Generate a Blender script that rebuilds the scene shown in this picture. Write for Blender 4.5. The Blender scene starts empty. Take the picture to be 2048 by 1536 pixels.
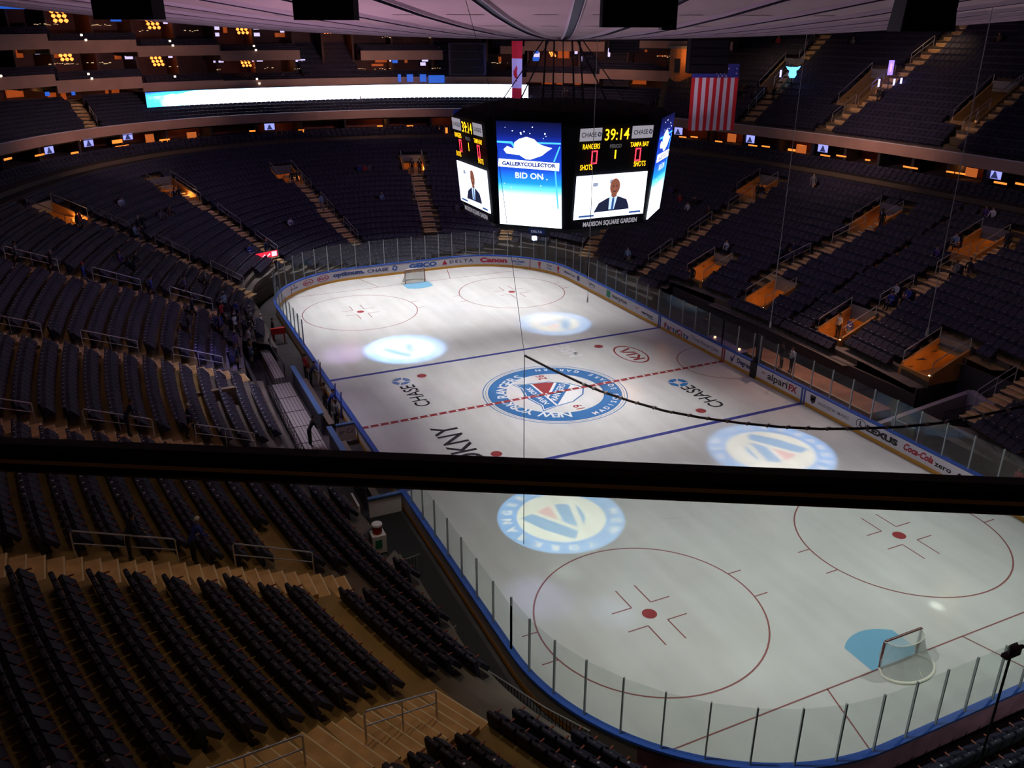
import bpy, math, random
import numpy as np
from mathutils import Vector, Matrix
random.seed(7)
rng = np.random.default_rng(7)
PI = math.pi
scene = bpy.context.scene
COL = scene.collection

# ------------------------------------------------------------------ camera
CAM = np.array([-23.1811, -43.7433, 21.4212])
YAW, PITCH, ROLL, FPX = 0.43274, 0.39908, 0.001685, 1710.28
_f = np.array([math.sin(YAW) * math.cos(PITCH), math.cos(YAW) * math.cos(PITCH), -math.sin(PITCH)])
_r = np.cross(_f, [0, 0, 1]); _r /= np.linalg.norm(_r); _u = np.cross(_r, _f)
_r2 = _r * math.cos(ROLL) + _u * math.sin(ROLL); _u2 = -_r * math.sin(ROLL) + _u * math.cos(ROLL)
ROT = np.array([_r2, _u2, _f])
cd = bpy.data.cameras.new('camera'); cam = bpy.data.objects.new('camera', cd); COL.objects.link(cam)
cam.matrix_world = Matrix(((_r2[0], _u2[0], -_f[0], CAM[0]), (_r2[1], _u2[1], -_f[1], CAM[1]),
                           (_r2[2], _u2[2], -_f[2], CAM[2]), (0, 0, 0, 1)))
cd.sensor_width = 36; cd.lens = 36 * FPX / 2048; cd.clip_start = 0.05; cd.clip_end = 400
scene.camera = cam

# ------------------------------------------------------------------ world + exposure
world = bpy.data.worlds.new('world'); scene.world = world; world.use_nodes = True
world.node_tree.nodes['Background'].inputs[0].default_value = (0.10, 0.07, 0.16, 1)
world.node_tree.nodes['Background'].inputs[1].default_value = 0.02
scene.view_settings.view_transform = 'Standard'; scene.view_settings.look = 'None'
scene.view_settings.gamma = 1; scene.view_settings.use_curve_mapping = False
scene.view_settings.exposure = 0.0
scene.cycles.max_bounces = 4; scene.cycles.diffuse_bounces = 2; scene.cycles.glossy_bounces = 2
scene.cycles.use_adaptive_sampling = True; scene.cycles.adaptive_threshold = 0.08
scene.cycles.transparent_max_bounces = 16; scene.cycles.sample_clamp_indirect = 3.0
scene.cycles.caustics_reflective = False; scene.cycles.caustics_refractive = False

def look(o, frm, to):
    d = Vector(to) - Vector(frm); o.location = frm
    o.rotation_euler = d.to_track_quat('-Z', 'Y').to_euler()
def area(name, loc, to, size, power, color, spread=180, sy=None):
    l = bpy.data.lights.new(name, 'AREA'); l.energy = power; l.color = color; l.size = size
    if sy: l.shape = 'RECTANGLE'; l.size_y = sy
    l.spread = math.radians(spread)
    o = bpy.data.objects.new(name, l); COL.objects.link(o); look(o, loc, to); return o
def point(name, loc, power, color, rad=0.1):
    l = bpy.data.lights.new(name, 'POINT'); l.energy = power; l.color = color; l.shadow_soft_size = rad
    o = bpy.data.objects.new(name, l); COL.objects.link(o); o.location = loc; return o
# rink lighting banks under the roof, narrow beams on the ice
for ix in (-1, 1):
    for iy, pw in ((-25, .62), (-14, .72), (-4, 1.35), (6, 1.5), (16, 1.15), (26, 1.15)):
        area('rink_light', (ix * 15, iy * 1.05, 21.6), (ix * 4.5, iy, 0), 0.7, 520 * pw, (1.0, 0.985, 0.965), 60)
    for iy in (-15, 15):
        area('rink_light', (ix * 17, iy, 21.9), (ix * 1.5, iy * .15, 0), 0.7, 560, (1.0, 0.985, 0.965), 34)
area('fill_light', (8, -46, 14), (6, -33, 0), .8, 160, (.9, 1.0, .75), 70)  # this and the next two are unseen fill lights added over dim areas
area('fill_light', (19, -2, 16), (15.5, -6, 0), .8, 90, (1.0, .6, .45), 50)
area('fill_light', (-19, 4, 17), (-15.5, 2, 0), .8, 110, (.95, .85, 1.0), 60)
# unseen fill lights added: purple over the roof, violet and warm amber over the stands
for x, y in ((-20, -20), (20, -20), (-20, 15), (20, 15), (0, 38)):
    area('roof_fill', (x * .8, y * .8, 12.8), (x * .8, y * .8, 30), 1.5, 420, (0.95, 0.62, 0.86), 160)
for x, y, w, to in ((-17, -20, 112, (-16.5, -22, 2)), (-20, -30, 50, (-18.5, -27, 2)), (-25, -14, 26, (-22, -14, 2)), (-26, 10, 40, (-24, 10, 3)), (-14, 40, 60, (-14, 42, 4)), (8, 44, 60, (8, 44, 4)),
                    (30, 12, 70, (28, 8, 6)), (31, -8, 65, (28, -8, 6)), (50, 18, 36, (50, 18, 14)), (42, 34, 40, (46, 34, 14))):
    area('fill_light', (x, y, 20.5 if abs(x) < 40 else 22.5), to, 0.9, w, (1.0, 0.62, 0.33), 110)
for x, y, z, to, w in ((-14, 8, 19.5, (-26, 14, 5), 90), (-8, 26, 19.5, (-14, 46, 5), 170), (10, 26, 19.5, (14, 46, 5), 170), (14, 4, 19.5, (30, 8, 6), 50), (14, -12, 19.5, (30, -10, 6), 45), (30, 16, 20.5, (50, 20, 15), 14)):
    area('violet_fill', (x, y, z), to, 1.2, w, (0.30, 0.28, 1.0), 120)  # added fill that tints the dark stands violet
for x, y, z, to, w in ((-12, 30, 18.6, (-20, 62, 16), 170), (6, 32, 18.6, (6, 66, 16), 190), (20, 28, 18.6, (32, 55, 16), 150), (16, 4, 18.9, (39, 14, 11.2), 130), (14, 6, 19.2, (48, 19, 15), 110), (-12, 30, 18.3, (-26, 51, 11.2), 120)):
    area('fascia_fill', (x, y, z), to, 0.8, w, (1.0, 0.60, 0.50), 42)  # added fill that brightens the balcony and suite fascias

# ------------------------------------------------------------------ view helpers (find the place seen at a photo point)
def ray(u, v):
    d = np.array([(u - 1024) / FPX, -(v - 768) / FPX, 1.0]) @ ROT
    return d / np.linalg.norm(d)
def proj(P):
    q = (np.atleast_2d(P) - CAM) @ ROT.T
    z = np.where(q[:, 2] > .01, q[:, 2], .01)
    return np.stack([1024 + FPX * q[:, 0] / z, 768 - FPX * q[:, 1] / z, q[:, 2]], 1)
def at_z(u, v, z):
    d = ray(u, v); return CAM + d * ((z - CAM[2]) / d[2])
def at_depth(u, v, dd): return CAM + ray(u, v) * dd

# ------------------------------------------------------------------ bowl geometry
HX, HY, RR = 12.95, 30.48, 8.53
RUN = 0.88
def n_of(a): return 2.0 if a < 25 else min(2.5, 2.0 + .5 * (a - 25) / 14)
def zc(a): return .9 + .42 * (a - 15.5) if a > 15.5 else max(.08, .9 - .18 * (15.5 - a))
def a_of(x, y):
    lo, hi = 5., 90.
    for _ in range(36):
        m = (lo + hi) / 2; n = n_of(m)
        if abs(x / m) ** n + abs(y / (m + 21.5)) ** n > 1: lo = m
        else: hi = m
    return lo
def oval(a, th):
    n = n_of(a); c, s = math.cos(th), math.sin(th)
    b = a + 21.5
    r = (abs(c / a) ** n + abs(s / b) ** n) ** (-1 / n)
    return np.array([r * c, r * s])
def cyl(u, v, a):
    d = ray(u, v); lo, hi = 0., 600.
    for _ in range(60):
        m = (lo + hi) / 2; P = CAM + d * m
        if abs(P[0] / a) ** 2.5 + abs(P[1] / (a + 21.5)) ** 2.5 < 1: lo = m
        else: hi = m
    return CAM + d * lo
def rink_d(x, y):
    qx = max(abs(x) - (HX - RR), 0); qy = max(abs(y) - (HY - RR), 0)
    return math.hypot(qx, qy) - RR
def clampb(P, m=1.75):
    x, y = P
    if rink_d(x, y) >= m: return P
    sx, sy = math.copysign(1, x), math.copysign(1, y)
    qx = max(abs(x) - (HX - RR), 0); qy = max(abs(y) - (HY - RR), 0); l = math.hypot(qx, qy)
    if l < 1e-6: return P
    return np.array([sx * ((HX - RR) + qx / l * (RR + m)) if qx > 0 else x, sy * ((HY - RR) + qy / l * (RR + m)) if qy > 0 else y])
def lower_z(x, y): return zc(a_of(x, y))
def upper_z(a): return 11.6 + .65 * (a - 39.5)
def end_z(a): return 10.8 + .28 * (a - 39.5)
def hit(u, v, zf=lower_z, t0=15, t1=130, amin=0):
    d = ray(u, v); prev = None
    for t in np.linspace(t0, t1, 500):
        P = CAM + d * t
        c = P[2] - zf(P[0], P[1])
        if prev is not None and prev > 0 and c <= 0:
            lo, hi = t - (t1 - t0) / 499, t
            for _ in range(14):
                m = (lo + hi) / 2; P = CAM + d * m
                if P[2] - zf(P[0], P[1]) > 0: lo = m
                else: hi = m
            return CAM + d * lo
        prev = c
    return None
def row_z(x, y):      # z of the tread at a plan point in the lower bowl
    a = a_of(x, y); k = math.floor((a - A0) / RUN); return zc(A0 + max(k, 0) * RUN)
A0 = 10.9; NROW = 28   # rows from a=10.9 to 35.5

# ------------------------------------------------------------------ materials
MATS = {}
def mat(name, col=(.5, .5, .5), rough=.6, metal=0, noise=0, nscale=8, emit=None, es=0, spec=.5, coat=0, alpha=None, bump=0):
    if name in MATS: return MATS[name]
    m = bpy.data.materials.new(name); m.use_nodes = True; nt = m.node_tree; b = nt.nodes['Principled BSDF']
    b.inputs['Base Color'].default_value = (*col, 1); b.inputs['Roughness'].default_value = rough
    b.inputs['Metallic'].default_value = metal; b.inputs['Specular IOR Level'].default_value = spec
    b.inputs['Coat Weight'].default_value = coat
    if emit: b.inputs['Emission Color'].default_value = (*emit, 1); b.inputs['Emission Strength'].default_value = es
    if noise or bump:
        tc = nt.nodes.new('ShaderNodeTexCoord'); nz = nt.nodes.new('ShaderNodeTexNoise'); nz.inputs['Scale'].default_value = nscale
        nz.inputs['Detail'].default_value = 4
        nt.links.new(tc.outputs['Object'], nz.inputs['Vector'])
    if noise:
        cr = nt.nodes.new('ShaderNodeValToRGB')
        cr.color_ramp.elements[0].color = (*[max(0, c * (1 - noise)) for c in col], 1); cr.color_ramp.elements[0].position = .3
        cr.color_ramp.elements[1].color = (*[min(1, c * (1 + noise)) for c in col], 1); cr.color_ramp.elements[1].position = .7
        nt.links.new(nz.outputs['Fac'], cr.inputs['Fac']); nt.links.new(cr.outputs['Color'], b.inputs['Base Color'])
    if bump:
        bp = nt.nodes.new('ShaderNodeBump'); bp.inputs['Strength'].default_value = bump
        nt.links.new(nz.outputs['Fac'], bp.inputs['Height']); nt.links.new(bp.outputs['Normal'], b.inputs['Normal'])
    MATS[name] = m; return m
def emis(name, col, s):
    return mat(name, tuple(c * .3 for c in col), .5, emit=col, es=s)
def transp(name, col):
    if name in MATS: return MATS[name]
    m = bpy.data.materials.new(name); m.use_nodes = True; nt = m.node_tree; nt.nodes.clear()
    o = nt.nodes.new('ShaderNodeOutputMaterial'); t = nt.nodes.new('ShaderNodeBsdfTransparent'); t.inputs[0].default_value = (*col, 1)
    nt.links.new(t.outputs[0], o.inputs[0]); MATS[name] = m; return m
def glassmat(name, col, refl=.06, haze=0.0):
    m = bpy.data.materials.new(name); m.use_nodes = True; nt = m.node_tree; nt.nodes.clear()
    o = nt.nodes.new('ShaderNodeOutputMaterial'); t = nt.nodes.new('ShaderNodeBsdfTransparent'); t.inputs[0].default_value = (*col, 1)
    g = nt.nodes.new('ShaderNodeBsdfGlossy'); g.inputs['Roughness'].default_value = .06; g.inputs[0].default_value = (1, 1, 1, 1)
    mx = nt.nodes.new('ShaderNodeMixShader'); mx.inputs[0].default_value = refl
    nt.links.new(t.outputs[0], mx.inputs[1]); nt.links.new(g.outputs[0], mx.inputs[2]); last = mx
    if haze:
        d = nt.nodes.new('ShaderNodeBsdfDiffuse'); d.inputs[0].default_value = (.8, .85, .85, 1)
        m2 = nt.nodes.new('ShaderNodeMixShader'); m2.inputs[0].default_value = haze
        nt.links.new(mx.outputs[0], m2.inputs[1]); nt.links.new(d.outputs[0], m2.inputs[2]); last = m2
    nt.links.new(last.outputs[0], o.inputs[0]); MATS[name] = m; return m

M_SEAT = mat('seat_fabric', (.016, .015, .042), .75, noise=.3, nscale=1.3)
M_SEATB = mat('seat_plastic', (.012, .012, .022), .45)
M_ARM = mat('seat_armrest', (.22, .045, .018), .5)
M_TAG = mat('seat_number_plate', (.75, .72, .80), .4)
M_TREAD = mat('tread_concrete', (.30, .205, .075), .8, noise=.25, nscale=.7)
M_STEP = mat('aisle_carpet', (.62, .40, .18), .85, noise=.2, nscale=2)
M_NOSE = mat('step_nosing', (.85, .74, .5), .6)
M_RAIL = mat('rail_steel', (.55, .55, .58), .35, metal=.6)
M_FASC = mat('fascia_panel', (.38, .225, .175), .6, noise=.12, nscale=.5)
M_DARK = mat('dark_wall', (.02, .015, .02), .8)
M_REDW = mat('suite_wall', (.16, .035, .02), .7, noise=.4, nscale=.6)
M_BLACK = mat('black_paint', (.008, .008, .012), .5)
M_WHITE = mat('board_white', (.90, .87, .92), .4)
M_BLUE = mat('board_blue', (.03, .10, .48), .45)
M_YEL = mat('kick_yellow', (.72, .36, .05), .5)
M_RED = mat('line_red', (.42, .05, .05), .5)
M_GOLD = emis('scoreboard_amber', (1, .55, .02), 2.2)
M_FLOOR = mat('floor_dark', (.045, .04, .045), .7, noise=.4, nscale=.8)

# ------------------------------------------------------------------ mesh builder
class MB:
    def __init__(s): s.v = []; s.f = []; s.m = []
    def quad(s, a, b, c, d, mi=0):
        i = len(s.v); s.v += [tuple(a), tuple(b), tuple(c), tuple(d)]; s.f.append((i, i + 1, i + 2, i + 3)); s.m.append(mi)
    def poly(s, pts, mi=0):
        i = len(s.v); s.v += [tuple(p) for p in pts]; s.f.append(tuple(range(i, i + len(pts)))); s.m.append(mi)
    def box(s, c, d, mi=0, M=None, taper=1.0):
        x, y, z = d[0] / 2, d[1] / 2, d[2] / 2; i = len(s.v)
        for sz in (-1, 1):
            t = taper if sz > 0 else 1
            for sx, sy in ((-1, -1), (1, -1), (1, 1), (-1, 1)):
                p = Vector((c[0] + sx * x * t, c[1] + sy * y * t, c[2] + sz * z))
                if M is not None: p = M @ p
                s.v.append(tuple(p))
        for f in ((3, 2, 1, 0), (4, 5, 6, 7), (0, 1, 5, 4), (1, 2, 6, 5), (2, 3, 7, 6), (3, 0, 4, 7)):
            s.f.append(tuple(i + k for k in f)); s.m.append(mi)
    def obox(s, p, t, n, L, W, z0, z1, mi=0):   # box with plan centre p, tangent t length L, normal n width W
        p = np.array(p[:2]); t = np.array(t[:2]); n = np.array(n[:2]); i = len(s.v)
        for z in (z0, z1):
            for a, b in ((-1, -1), (1, -1), (1, 1), (-1, 1)):
                q = p + t * a * L / 2 + n * b * W / 2; s.v.append((q[0], q[1], z))
        for f in ((3, 2, 1, 0), (4, 5, 6, 7), (0, 1, 5, 4), (1, 2, 6, 5), (2, 3, 7, 6), (3, 0, 4, 7)):
            s.f.append(tuple(i + k for k in f)); s.m.append(mi)
    def tube(s, pts, r, seg=6, mi=0, caps=True):
        pts = [Vector(p) for p in pts]; i0 = len(s.v); n = len(pts)
        for k, p in enumerate(pts):
            d = (pts[min(k + 1, n - 1)] - pts[max(k - 1, 0)]).normalized()
            up = Vector((0, 0, 1)) if abs(d.z) < .95 else Vector((1, 0, 0))
            a = d.cross(up).normalized(); b = a.cross(d)
            rr_ = r[k] if isinstance(r, (list, tuple)) else r
            for j in range(seg):
                th = 2 * PI * j / seg; s.v.append(tuple(p + a * rr_ * math.cos(th) + b * rr_ * math.sin(th)))
        for k in range(n - 1):
            for j in range(seg):
                a0 = i0 + k * seg + j; a1 = i0 + k * seg + (j + 1) % seg
                s.f.append((a0, a1, a1 + seg, a0 + seg)); s.m.append(mi)
        if caps:
            s.f.append(tuple(i0 + j for j in range(seg))[::-1]); s.m.append(mi)
            s.f.append(tuple(i0 + (n - 1) * seg + j for j in range(seg))); s.m.append(mi)
    def disc(s, c, r0, r1, seg=64, z=0, mi=0, a0=0, a1=2 * PI):
        for k in range(seg):
            t0 = a0 + (a1 - a0) * k / seg; t1 = a0 + (a1 - a0) * (k + 1) / seg
            P = lambda r, t: (c[0] + r * math.cos(t), c[1] + r * math.sin(t), z)
            if r0 <= 0: s.poly([(c[0], c[1], z), P(r1, t0), P(r1, t1)], mi)
            else: s.quad(P(r0, t0), P(r1, t0), P(r1, t1), P(r0, t1), mi)
    def build(s, name, mats, parent=None, smooth=False):
        me = bpy.data.meshes.new(name); me.from_pydata(s.v, [], s.f); 
        for m in (mats if isinstance(mats, (list, tuple)) else [mats]): me.materials.append(m)
        me.polygons.foreach_set('material_index', s.m)
        if smooth: me.polygons.foreach_set('use_smooth', [True] * len(s.f))
        me.update(); o = bpy.data.objects.new(name, me); COL.objects.link(o)
        if parent is not None: o.parent = parent; o.matrix_parent_inverse = Matrix.Translation(-parent.location)
        return o
def tag(o, label=None, cat=None, group=None, kind=None):
    if label: o['label'] = label
    if cat: o['category'] = cat
    if group: o['group'] = group
    if kind: o['kind'] = kind
    return o
def thing(name, loc, label, cat, group=None):
    o = bpy.data.objects.new(name, None); COL.objects.link(o); o.location = loc; o.empty_display_size = .2
    return tag(o, label, cat, group)
def struct(o): o['kind'] = 'structure'; return o
ORD = ['first', 'second', 'third', 'fourth', 'fifth', 'sixth', 'seventh', 'eighth', 'ninth', 'tenth', 'eleventh', 'twelfth', 'thirteenth',
       'fourteenth', 'fifteenth', 'sixteenth', 'seventeenth', 'eighteenth', 'nineteenth', 'twentieth', 'twenty-first', 'twenty-second', 'twenty-third', 'twenty-fourth']
def text_mesh(body, size, ext=0.0, shear=0, bold=0.0, align='CENTER', space=1.0):
    c = bpy.data.curves.new('t', 'FONT'); c.body = body; c.size = size; c.extrude = ext; c.shear = shear; c.offset = bold
    c.align_x = align; c.align_y = 'CENTER'; c.resolution_u = 3; c.space_character = space
    o = bpy.data.objects.new('t', c); COL.objects.link(o)
    dg = bpy.context.evaluated_depsgraph_get(); me = bpy.data.meshes.new_from_object(o.evaluated_get(dg))
    bpy.data.objects.remove(o); bpy.data.curves.remove(c); return me
def text_at(name, body, size, M, m, parent=None, ext=.004, shear=0, bold=0.0, width=None, space=1.0, fn=None):
    me = text_mesh(body, size, ext, shear, bold, space=space); me.name = name
    n = len(me.vertices)
    if n == 0: return None
    co = np.empty(n * 3); me.vertices.foreach_get('co', co); co = co.reshape(-1, 3)
    if width: co[:, 0] *= width / max(1e-6, np.ptp(co[:, 0]))
    co[:, 0] -= (co[:, 0].max() + co[:, 0].min()) / 2
    co[:, 1] -= (co[:, 1].max() + co[:, 1].min()) / 2 if len(body) > 1 or body in '01' else 0
    if fn: co = np.array([fn(c) for c in co])
    else:
        Mn = np.array(M); co = co @ Mn[:3, :3].T + Mn[:3, 3]
    me.vertices.foreach_set('co', co.reshape(-1)); me.materials.clear(); me.materials.append(m); me.update()
    o = bpy.data.objects.new(name, me); COL.objects.link(o)
    if parent is not None: o.parent = parent; o.matrix_parent_inverse = Matrix.Translation(-parent.location)
    return o
def frame(o, x, y):   # matrix from origin, local x and local y directions
    x = Vector(x).normalized(); y = Vector(y).normalized(); z = x.cross(y)
    return Matrix(((x.x, y.x, z.x, o[0]), (x.y, y.y, z.y, o[1]), (x.z, y.z, z.z, o[2]), (0, 0, 0, 1)))

# ------------------------------------------------------------------ rink path
def rr(s, off=0.0):
    L1 = HY - RR; A = PI / 2 * RR; L2 = 2 * (HX - RR); L3 = 2 * L1; T = 4 * L1 + 4 * A + 2 * L2
    s = s % T
    for k, L, a, b in (('l', L1, (-HX, 0), (0, 1)), ('a', A, (-HX + RR, HY - RR), 180), ('l', L2, (-HX + RR, HY), (1, 0)),
                       ('a', A, (HX - RR, HY - RR), 90), ('l', L3, (HX, HY - RR), (0, -1)), ('a', A, (HX - RR, -HY + RR), 0),
                       ('l', L2, (HX - RR, -HY), (-1, 0)), ('a', A, (-HX + RR, -HY + RR), -90), ('l', L1, (-HX, -HY + RR), (0, 1))):
        if s <= L + 1e-9:
            if k == 'l':
                t = np.array(b, float); n = np.array([-t[1], t[0]]); return np.array(a) + t * s + n * off, t, n
            th = math.radians(b) - s / RR; n = np.array([math.cos(th), math.sin(th)])
            return np.array(a) + n * (RR + off), np.array([n[1], -n[0]]), n
        s -= L
TT = 4 * (HY - RR) + 2 * PI * RR + 4 * (HX - RR)
def ribbon(mb, s0, s1, o0, o1, z0, z1, mi=0, step=.5):   # solid strip following the boards
    n = max(1, int(math.ceil((s1 - s0) / step))); prev = None
    for k in range(n + 1):
        s = s0 + (s1 - s0) * k / n; a = rr(s, o0)[0]; b = rr(s, o1)[0]
        cur = [(a[0], a[1], z0), (b[0], b[1], z0), (b[0], b[1], z1), (a[0], a[1], z1)]
        if prev:
            for i in range(4):
                j = (i + 1) % 4; mb.quad(prev[i], prev[j], cur[j], cur[i], mi)
        else: mb.poly(cur[::-1], mi)
        prev = cur
    mb.poly(prev, mi)

# ------------------------------------------------------------------ ground under the stands
mb = MB(); mb.quad((-75, -95, -.06), (75, -95, -.06), (75, 95, -.06), (-75, 95, -.06))
struct(mb.build('floor', M_FLOOR))

# ------------------------------------------------------------------ ice and its markings
ICE = bpy.data.materials.new('ice'); ICE.use_nodes = True; nt = ICE.node_tree; b = nt.nodes['Principled BSDF']
tc = nt.nodes.new('ShaderNodeTexCoord')
mp = nt.nodes.new('ShaderNodeMapping'); mp.inputs['Scale'].default_value = (.9, .1, 1); mp.inputs['Rotation'].default_value = (0, 0, .12)
nz = nt.nodes.new('ShaderNodeTexNoise'); nz.inputs['Scale'].default_value = 1.3; nz.inputs['Detail'].default_value = 5
n2 = nt.nodes.new('ShaderNodeTexNoise'); n2.inputs['Scale'].default_value = .32; n2.inputs['Detail'].default_value = 5
ad = nt.nodes.new('ShaderNodeMath'); ad.operation = 'ADD'
nt.links.new(tc.outputs['Object'], mp.inputs['Vector']); nt.links.new(mp.outputs[0], nz.inputs['Vector']); nt.links.new(tc.outputs['Object'], n2.inputs['Vector'])
nt.links.new(nz.outputs['Fac'], ad.inputs[0]); nt.links.new(n2.outputs['Fac'], ad.inputs[1])
cr = nt.nodes.new('ShaderNodeValToRGB'); cr.color_ramp.elements[0].position = .35; cr.color_ramp.elements[1].position = .65
md = nt.nodes.new('ShaderNodeMath'); md.operation = 'MULTIPLY'; md.inputs[1].default_value = .5
nt.links.new(ad.outputs[0], md.inputs[0]); nt.links.new(md.outputs[0], cr.inputs['Fac'])
cr.color_ramp.elements[0].color = (.60, .60, .60, 1); cr.color_ramp.elements[1].color = (.70, .705, .71, 1)
nt.links.new(cr.outputs[0], b.inputs['Base Color'])
r2 = nt.nodes.new('ShaderNodeMapRange'); r2.inputs[1].default_value = .3; r2.inputs[2].default_value = .7; r2.inputs[3].default_value = .10; r2.inputs[4].default_value = .26
nt.links.new(md.outputs[0], r2.inputs[0]); nt.links.new(r2.outputs[0], b.inputs['Roughness'])
b.inputs['Specular IOR Level'].default_value = .35
def icepaint(name, col):
    return mat(name, col, .22, spec=.35)
I_RED = icepaint('ice_paint_red', (.33, .055, .06)); I_BLUE = icepaint('ice_paint_blue', (.06, .07, .30)); I_THIN = icepaint('ice_paint_dull_red', (.30, .12, .12))
I_CREASE = icepaint('ice_paint_light_blue', (.20, .45, .66)); I_BLK = icepaint('ice_paint_black', (.03, .03, .035)); I_LOGO = icepaint('ice_paint_logo_blue', (.05, .17, .42))
I_WHT = icepaint('ice_paint_white', (.72, .74, .76)); I_CB = icepaint('ice_paint_bank_blue', (.03, .2, .55))
rink = thing('ice_rink', (0, 0, 0), 'white ice sheet of the hockey rink with painted lines, circles and logos', 'ice rink')
mb = MB(); mb.poly([(*rr(TT * k / 240)[0], 0) for k in range(240)][::-1]); mb.build('ice_surface', ICE, rink)
Z1, Z2, Z3, Z4 = .004, .007, .010, .013
def bar(mb, x0, x1, y0, y1, z=Z1, mi=0): mb.quad((x0, y0, z), (x1, y0, z), (x1, y1, z), (x0, y1, z), mi)
mb = MB(); bar(mb, -HX, HX, -.15, .15, Z3); mb.build('centre_line', I_RED, rink)
mb = MB()
for k in range(-21, 22): bar(mb, k * .6 - .07, k * .6 + .07, -.1, .1, Z4)
mb.build('centre_line_dashes', I_WHT, rink)
for y in (-7.77, 7.77):
    mb = MB(); bar(mb, -HX, HX, y - .15, y + .15); mb.build('blue_line', I_BLUE, rink)
for y in (-1, 1):
    mb = MB(); w = HX - RR + math.sqrt(RR ** 2 - (27.13 - (HY - RR)) ** 2); bar(mb, -w, w, y * 27.13 - .03, y * 27.13 + .03, Z2)
    for sx in (-1, 1):
        mb.quad((sx * 3.35 - .03, y * 27.13, Z2), (sx * 3.35 + .03, y * 27.13, Z2), (sx * 4.27 + .03, y * 30.47, Z2), (sx * 4.27 - .03, y * 30.47, Z2))
    mb.build('goal_line', I_THIN, rink)
    mb = MB(); pts = [(-1.22, y * 27.13, Z1)] + [(1.83 * math.cos(t), y * 27.13 - y * 1.83 * math.sin(t), Z1) for t in np.linspace(PI - .84, .84, 24)] + [(1.22, y * 27.13, Z1)]
    mb.poly(pts if y > 0 else pts[::-1]); mb.build('goal_crease', I_CREASE, rink)
for sx in (-1, 1):
    for sy in (-1, 1):
        c = (sx * 6.71, sy * 21.03); mb = MB(); mb.disc(c, 4.53, 4.60, 72, Z1); mb.build('faceoff_circle', I_THIN, rink); mb = MB()
        for qx in (-1, 1):
            for qy in (-1, 1):
                bar(mb, c[0] + qx * .45 - .03, c[0] + qx * .45 + .03, min(c[1] + qy * .6, c[1] + qy * 1.82), max(c[1] + qy * .6, c[1] + qy * 1.82), Z1)
                bar(mb, min(c[0] + qx * .45, c[0] + qx * 1.35), max(c[0] + qx * .45, c[0] + qx * 1.35), c[1] + qy * .6 - .03, c[1] + qy * .6 + .03, Z1)
            for dy in (-.85, .85): bar(mb, min(c[0] + qx * 4.5, c[0] + qx * 5.15), max(c[0] + qx * 4.5, c[0] + qx * 5.15), c[1] + dy - .03, c[1] + dy + .03, Z1)
        mb.build('faceoff_marks', I_THIN, rink)
        mb = MB(); mb.disc((sx * 6.71, sy * 6.1), 0, .32, 24, Z2); mb.build('faceoff_dot', I_RED, rink)
        mb = MB(); mb.disc(c, 0, .3, 24, Z3); mb.build('faceoff_dot', I_RED, rink)
mb = MB(); mb.disc((HX, 0), 3.02, 3.08, 40, Z1, 0, PI / 2, 3 * PI / 2); mb.build('referee_crease', I_THIN, rink)
# centre emblem, read from the right side of the rink
mb = MB(); mb.disc((0, 0), 4.50, 4.56, 96, Z1); mb.disc((0, 0), 3.08, 4.22, 96, Z1); mb.disc((0, 0), 4.34, 4.37, 96, Z1); mb.build('centre_emblem_ring', I_LOGO, rink)
IM = lambda x, y, z=.006: frame((x, y, z), (0, 1, 0), (-1, 0, 0))
def ring_text(body, r, size, th0, th1, inward, m, nm, z=Z2, zz=None, bold=.01):
    n = len(body); p = rink
    for i, ch in enumerate(body):
        if ch == ' ': continue
        th = math.radians(th0 + (th1 - th0) * i / (n - 1)); R = np.array([math.cos(th), math.sin(th), 0])
        T_ = np.array([math.sin(th), -math.cos(th), 0])
        if inward: R_, T_ = -R, -T_
        else: R_ = R
        text_at(nm, ch, size, frame((R[0] * r, R[1] * r, z), T_, R_) @ Matrix.Translation((0, -.36 * size, 0)), m, p, 0, bold=bold)
ring_text('NEW YORK RANGERS', 3.66, .98, 254, 108, False, I_WHT, 'emblem_letter', bold=.02)
ring_text('MADISON SQUARE GARDEN', 3.66, .52, -78, 80, True, I_WHT, 'emblem_letter')
def LP(X, Y, z): return (-Y, X, z)     # emblem local (X right, Y up) to the ice
mb = MB()
sh = [(-2.25, 1.95), (-1.5, 1.7), (0, 2.05), (1.5, 1.7), (2.25, 1.95), (1.95, .9), (1.75, -.4), (1.0, -1.5), (0, -2.1), (-1.0, -1.5), (-1.75, -.4), (-1.95, .9)]
mb.poly([LP(x, y, Z1) for x, y in sh], 0)
mb.poly([LP(x * .95, y * .95, Z1 + .001) for x, y in sh], 1)
mb.poly([LP(x, y, Z2) for x, y in ((-2.0, 1.75), (-1.45, 1.55), (0, 1.88), (1.45, 1.55), (2.0, 1.75), (1.82, .85), (-1.82, .85))], 0)
mb.poly([LP(x, y, Z2) for x, y in ((-1.75, .72), (-.55, .72), (1.35, -.85), (.7, -1.5))], 0)
mb.poly([LP(x, y, Z2) for x, y in ((-.3, .72), (1.8, .72), (1.65, -.3), (1.45, -.68))], 2)
mb.build('emblem_shield', [I_LOGO, I_WHT, I_RED], rink)
text_at('emblem_lettering', 'NEW YORK', .52, IM(-1.25, 0, Z3), I_WHT, rink, 0, bold=.01)
d_ = math.radians(-40)
text_at('emblem_lettering', 'RANGERS', .62, frame((.2, -.05, Z3), (-math.sin(d_), math.cos(d_), 0), (-math.cos(d_), -math.sin(d_), 0)), I_WHT, rink, 0, bold=.01)
text_at('emblem_year', '19', .8, IM(.3, -2.55, Z2), I_RED, rink, 0, bold=.015)
text_at('emblem_year', '26', .8, IM(.3, 2.55, Z2), I_RED, rink, 0, bold=.015)
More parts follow.
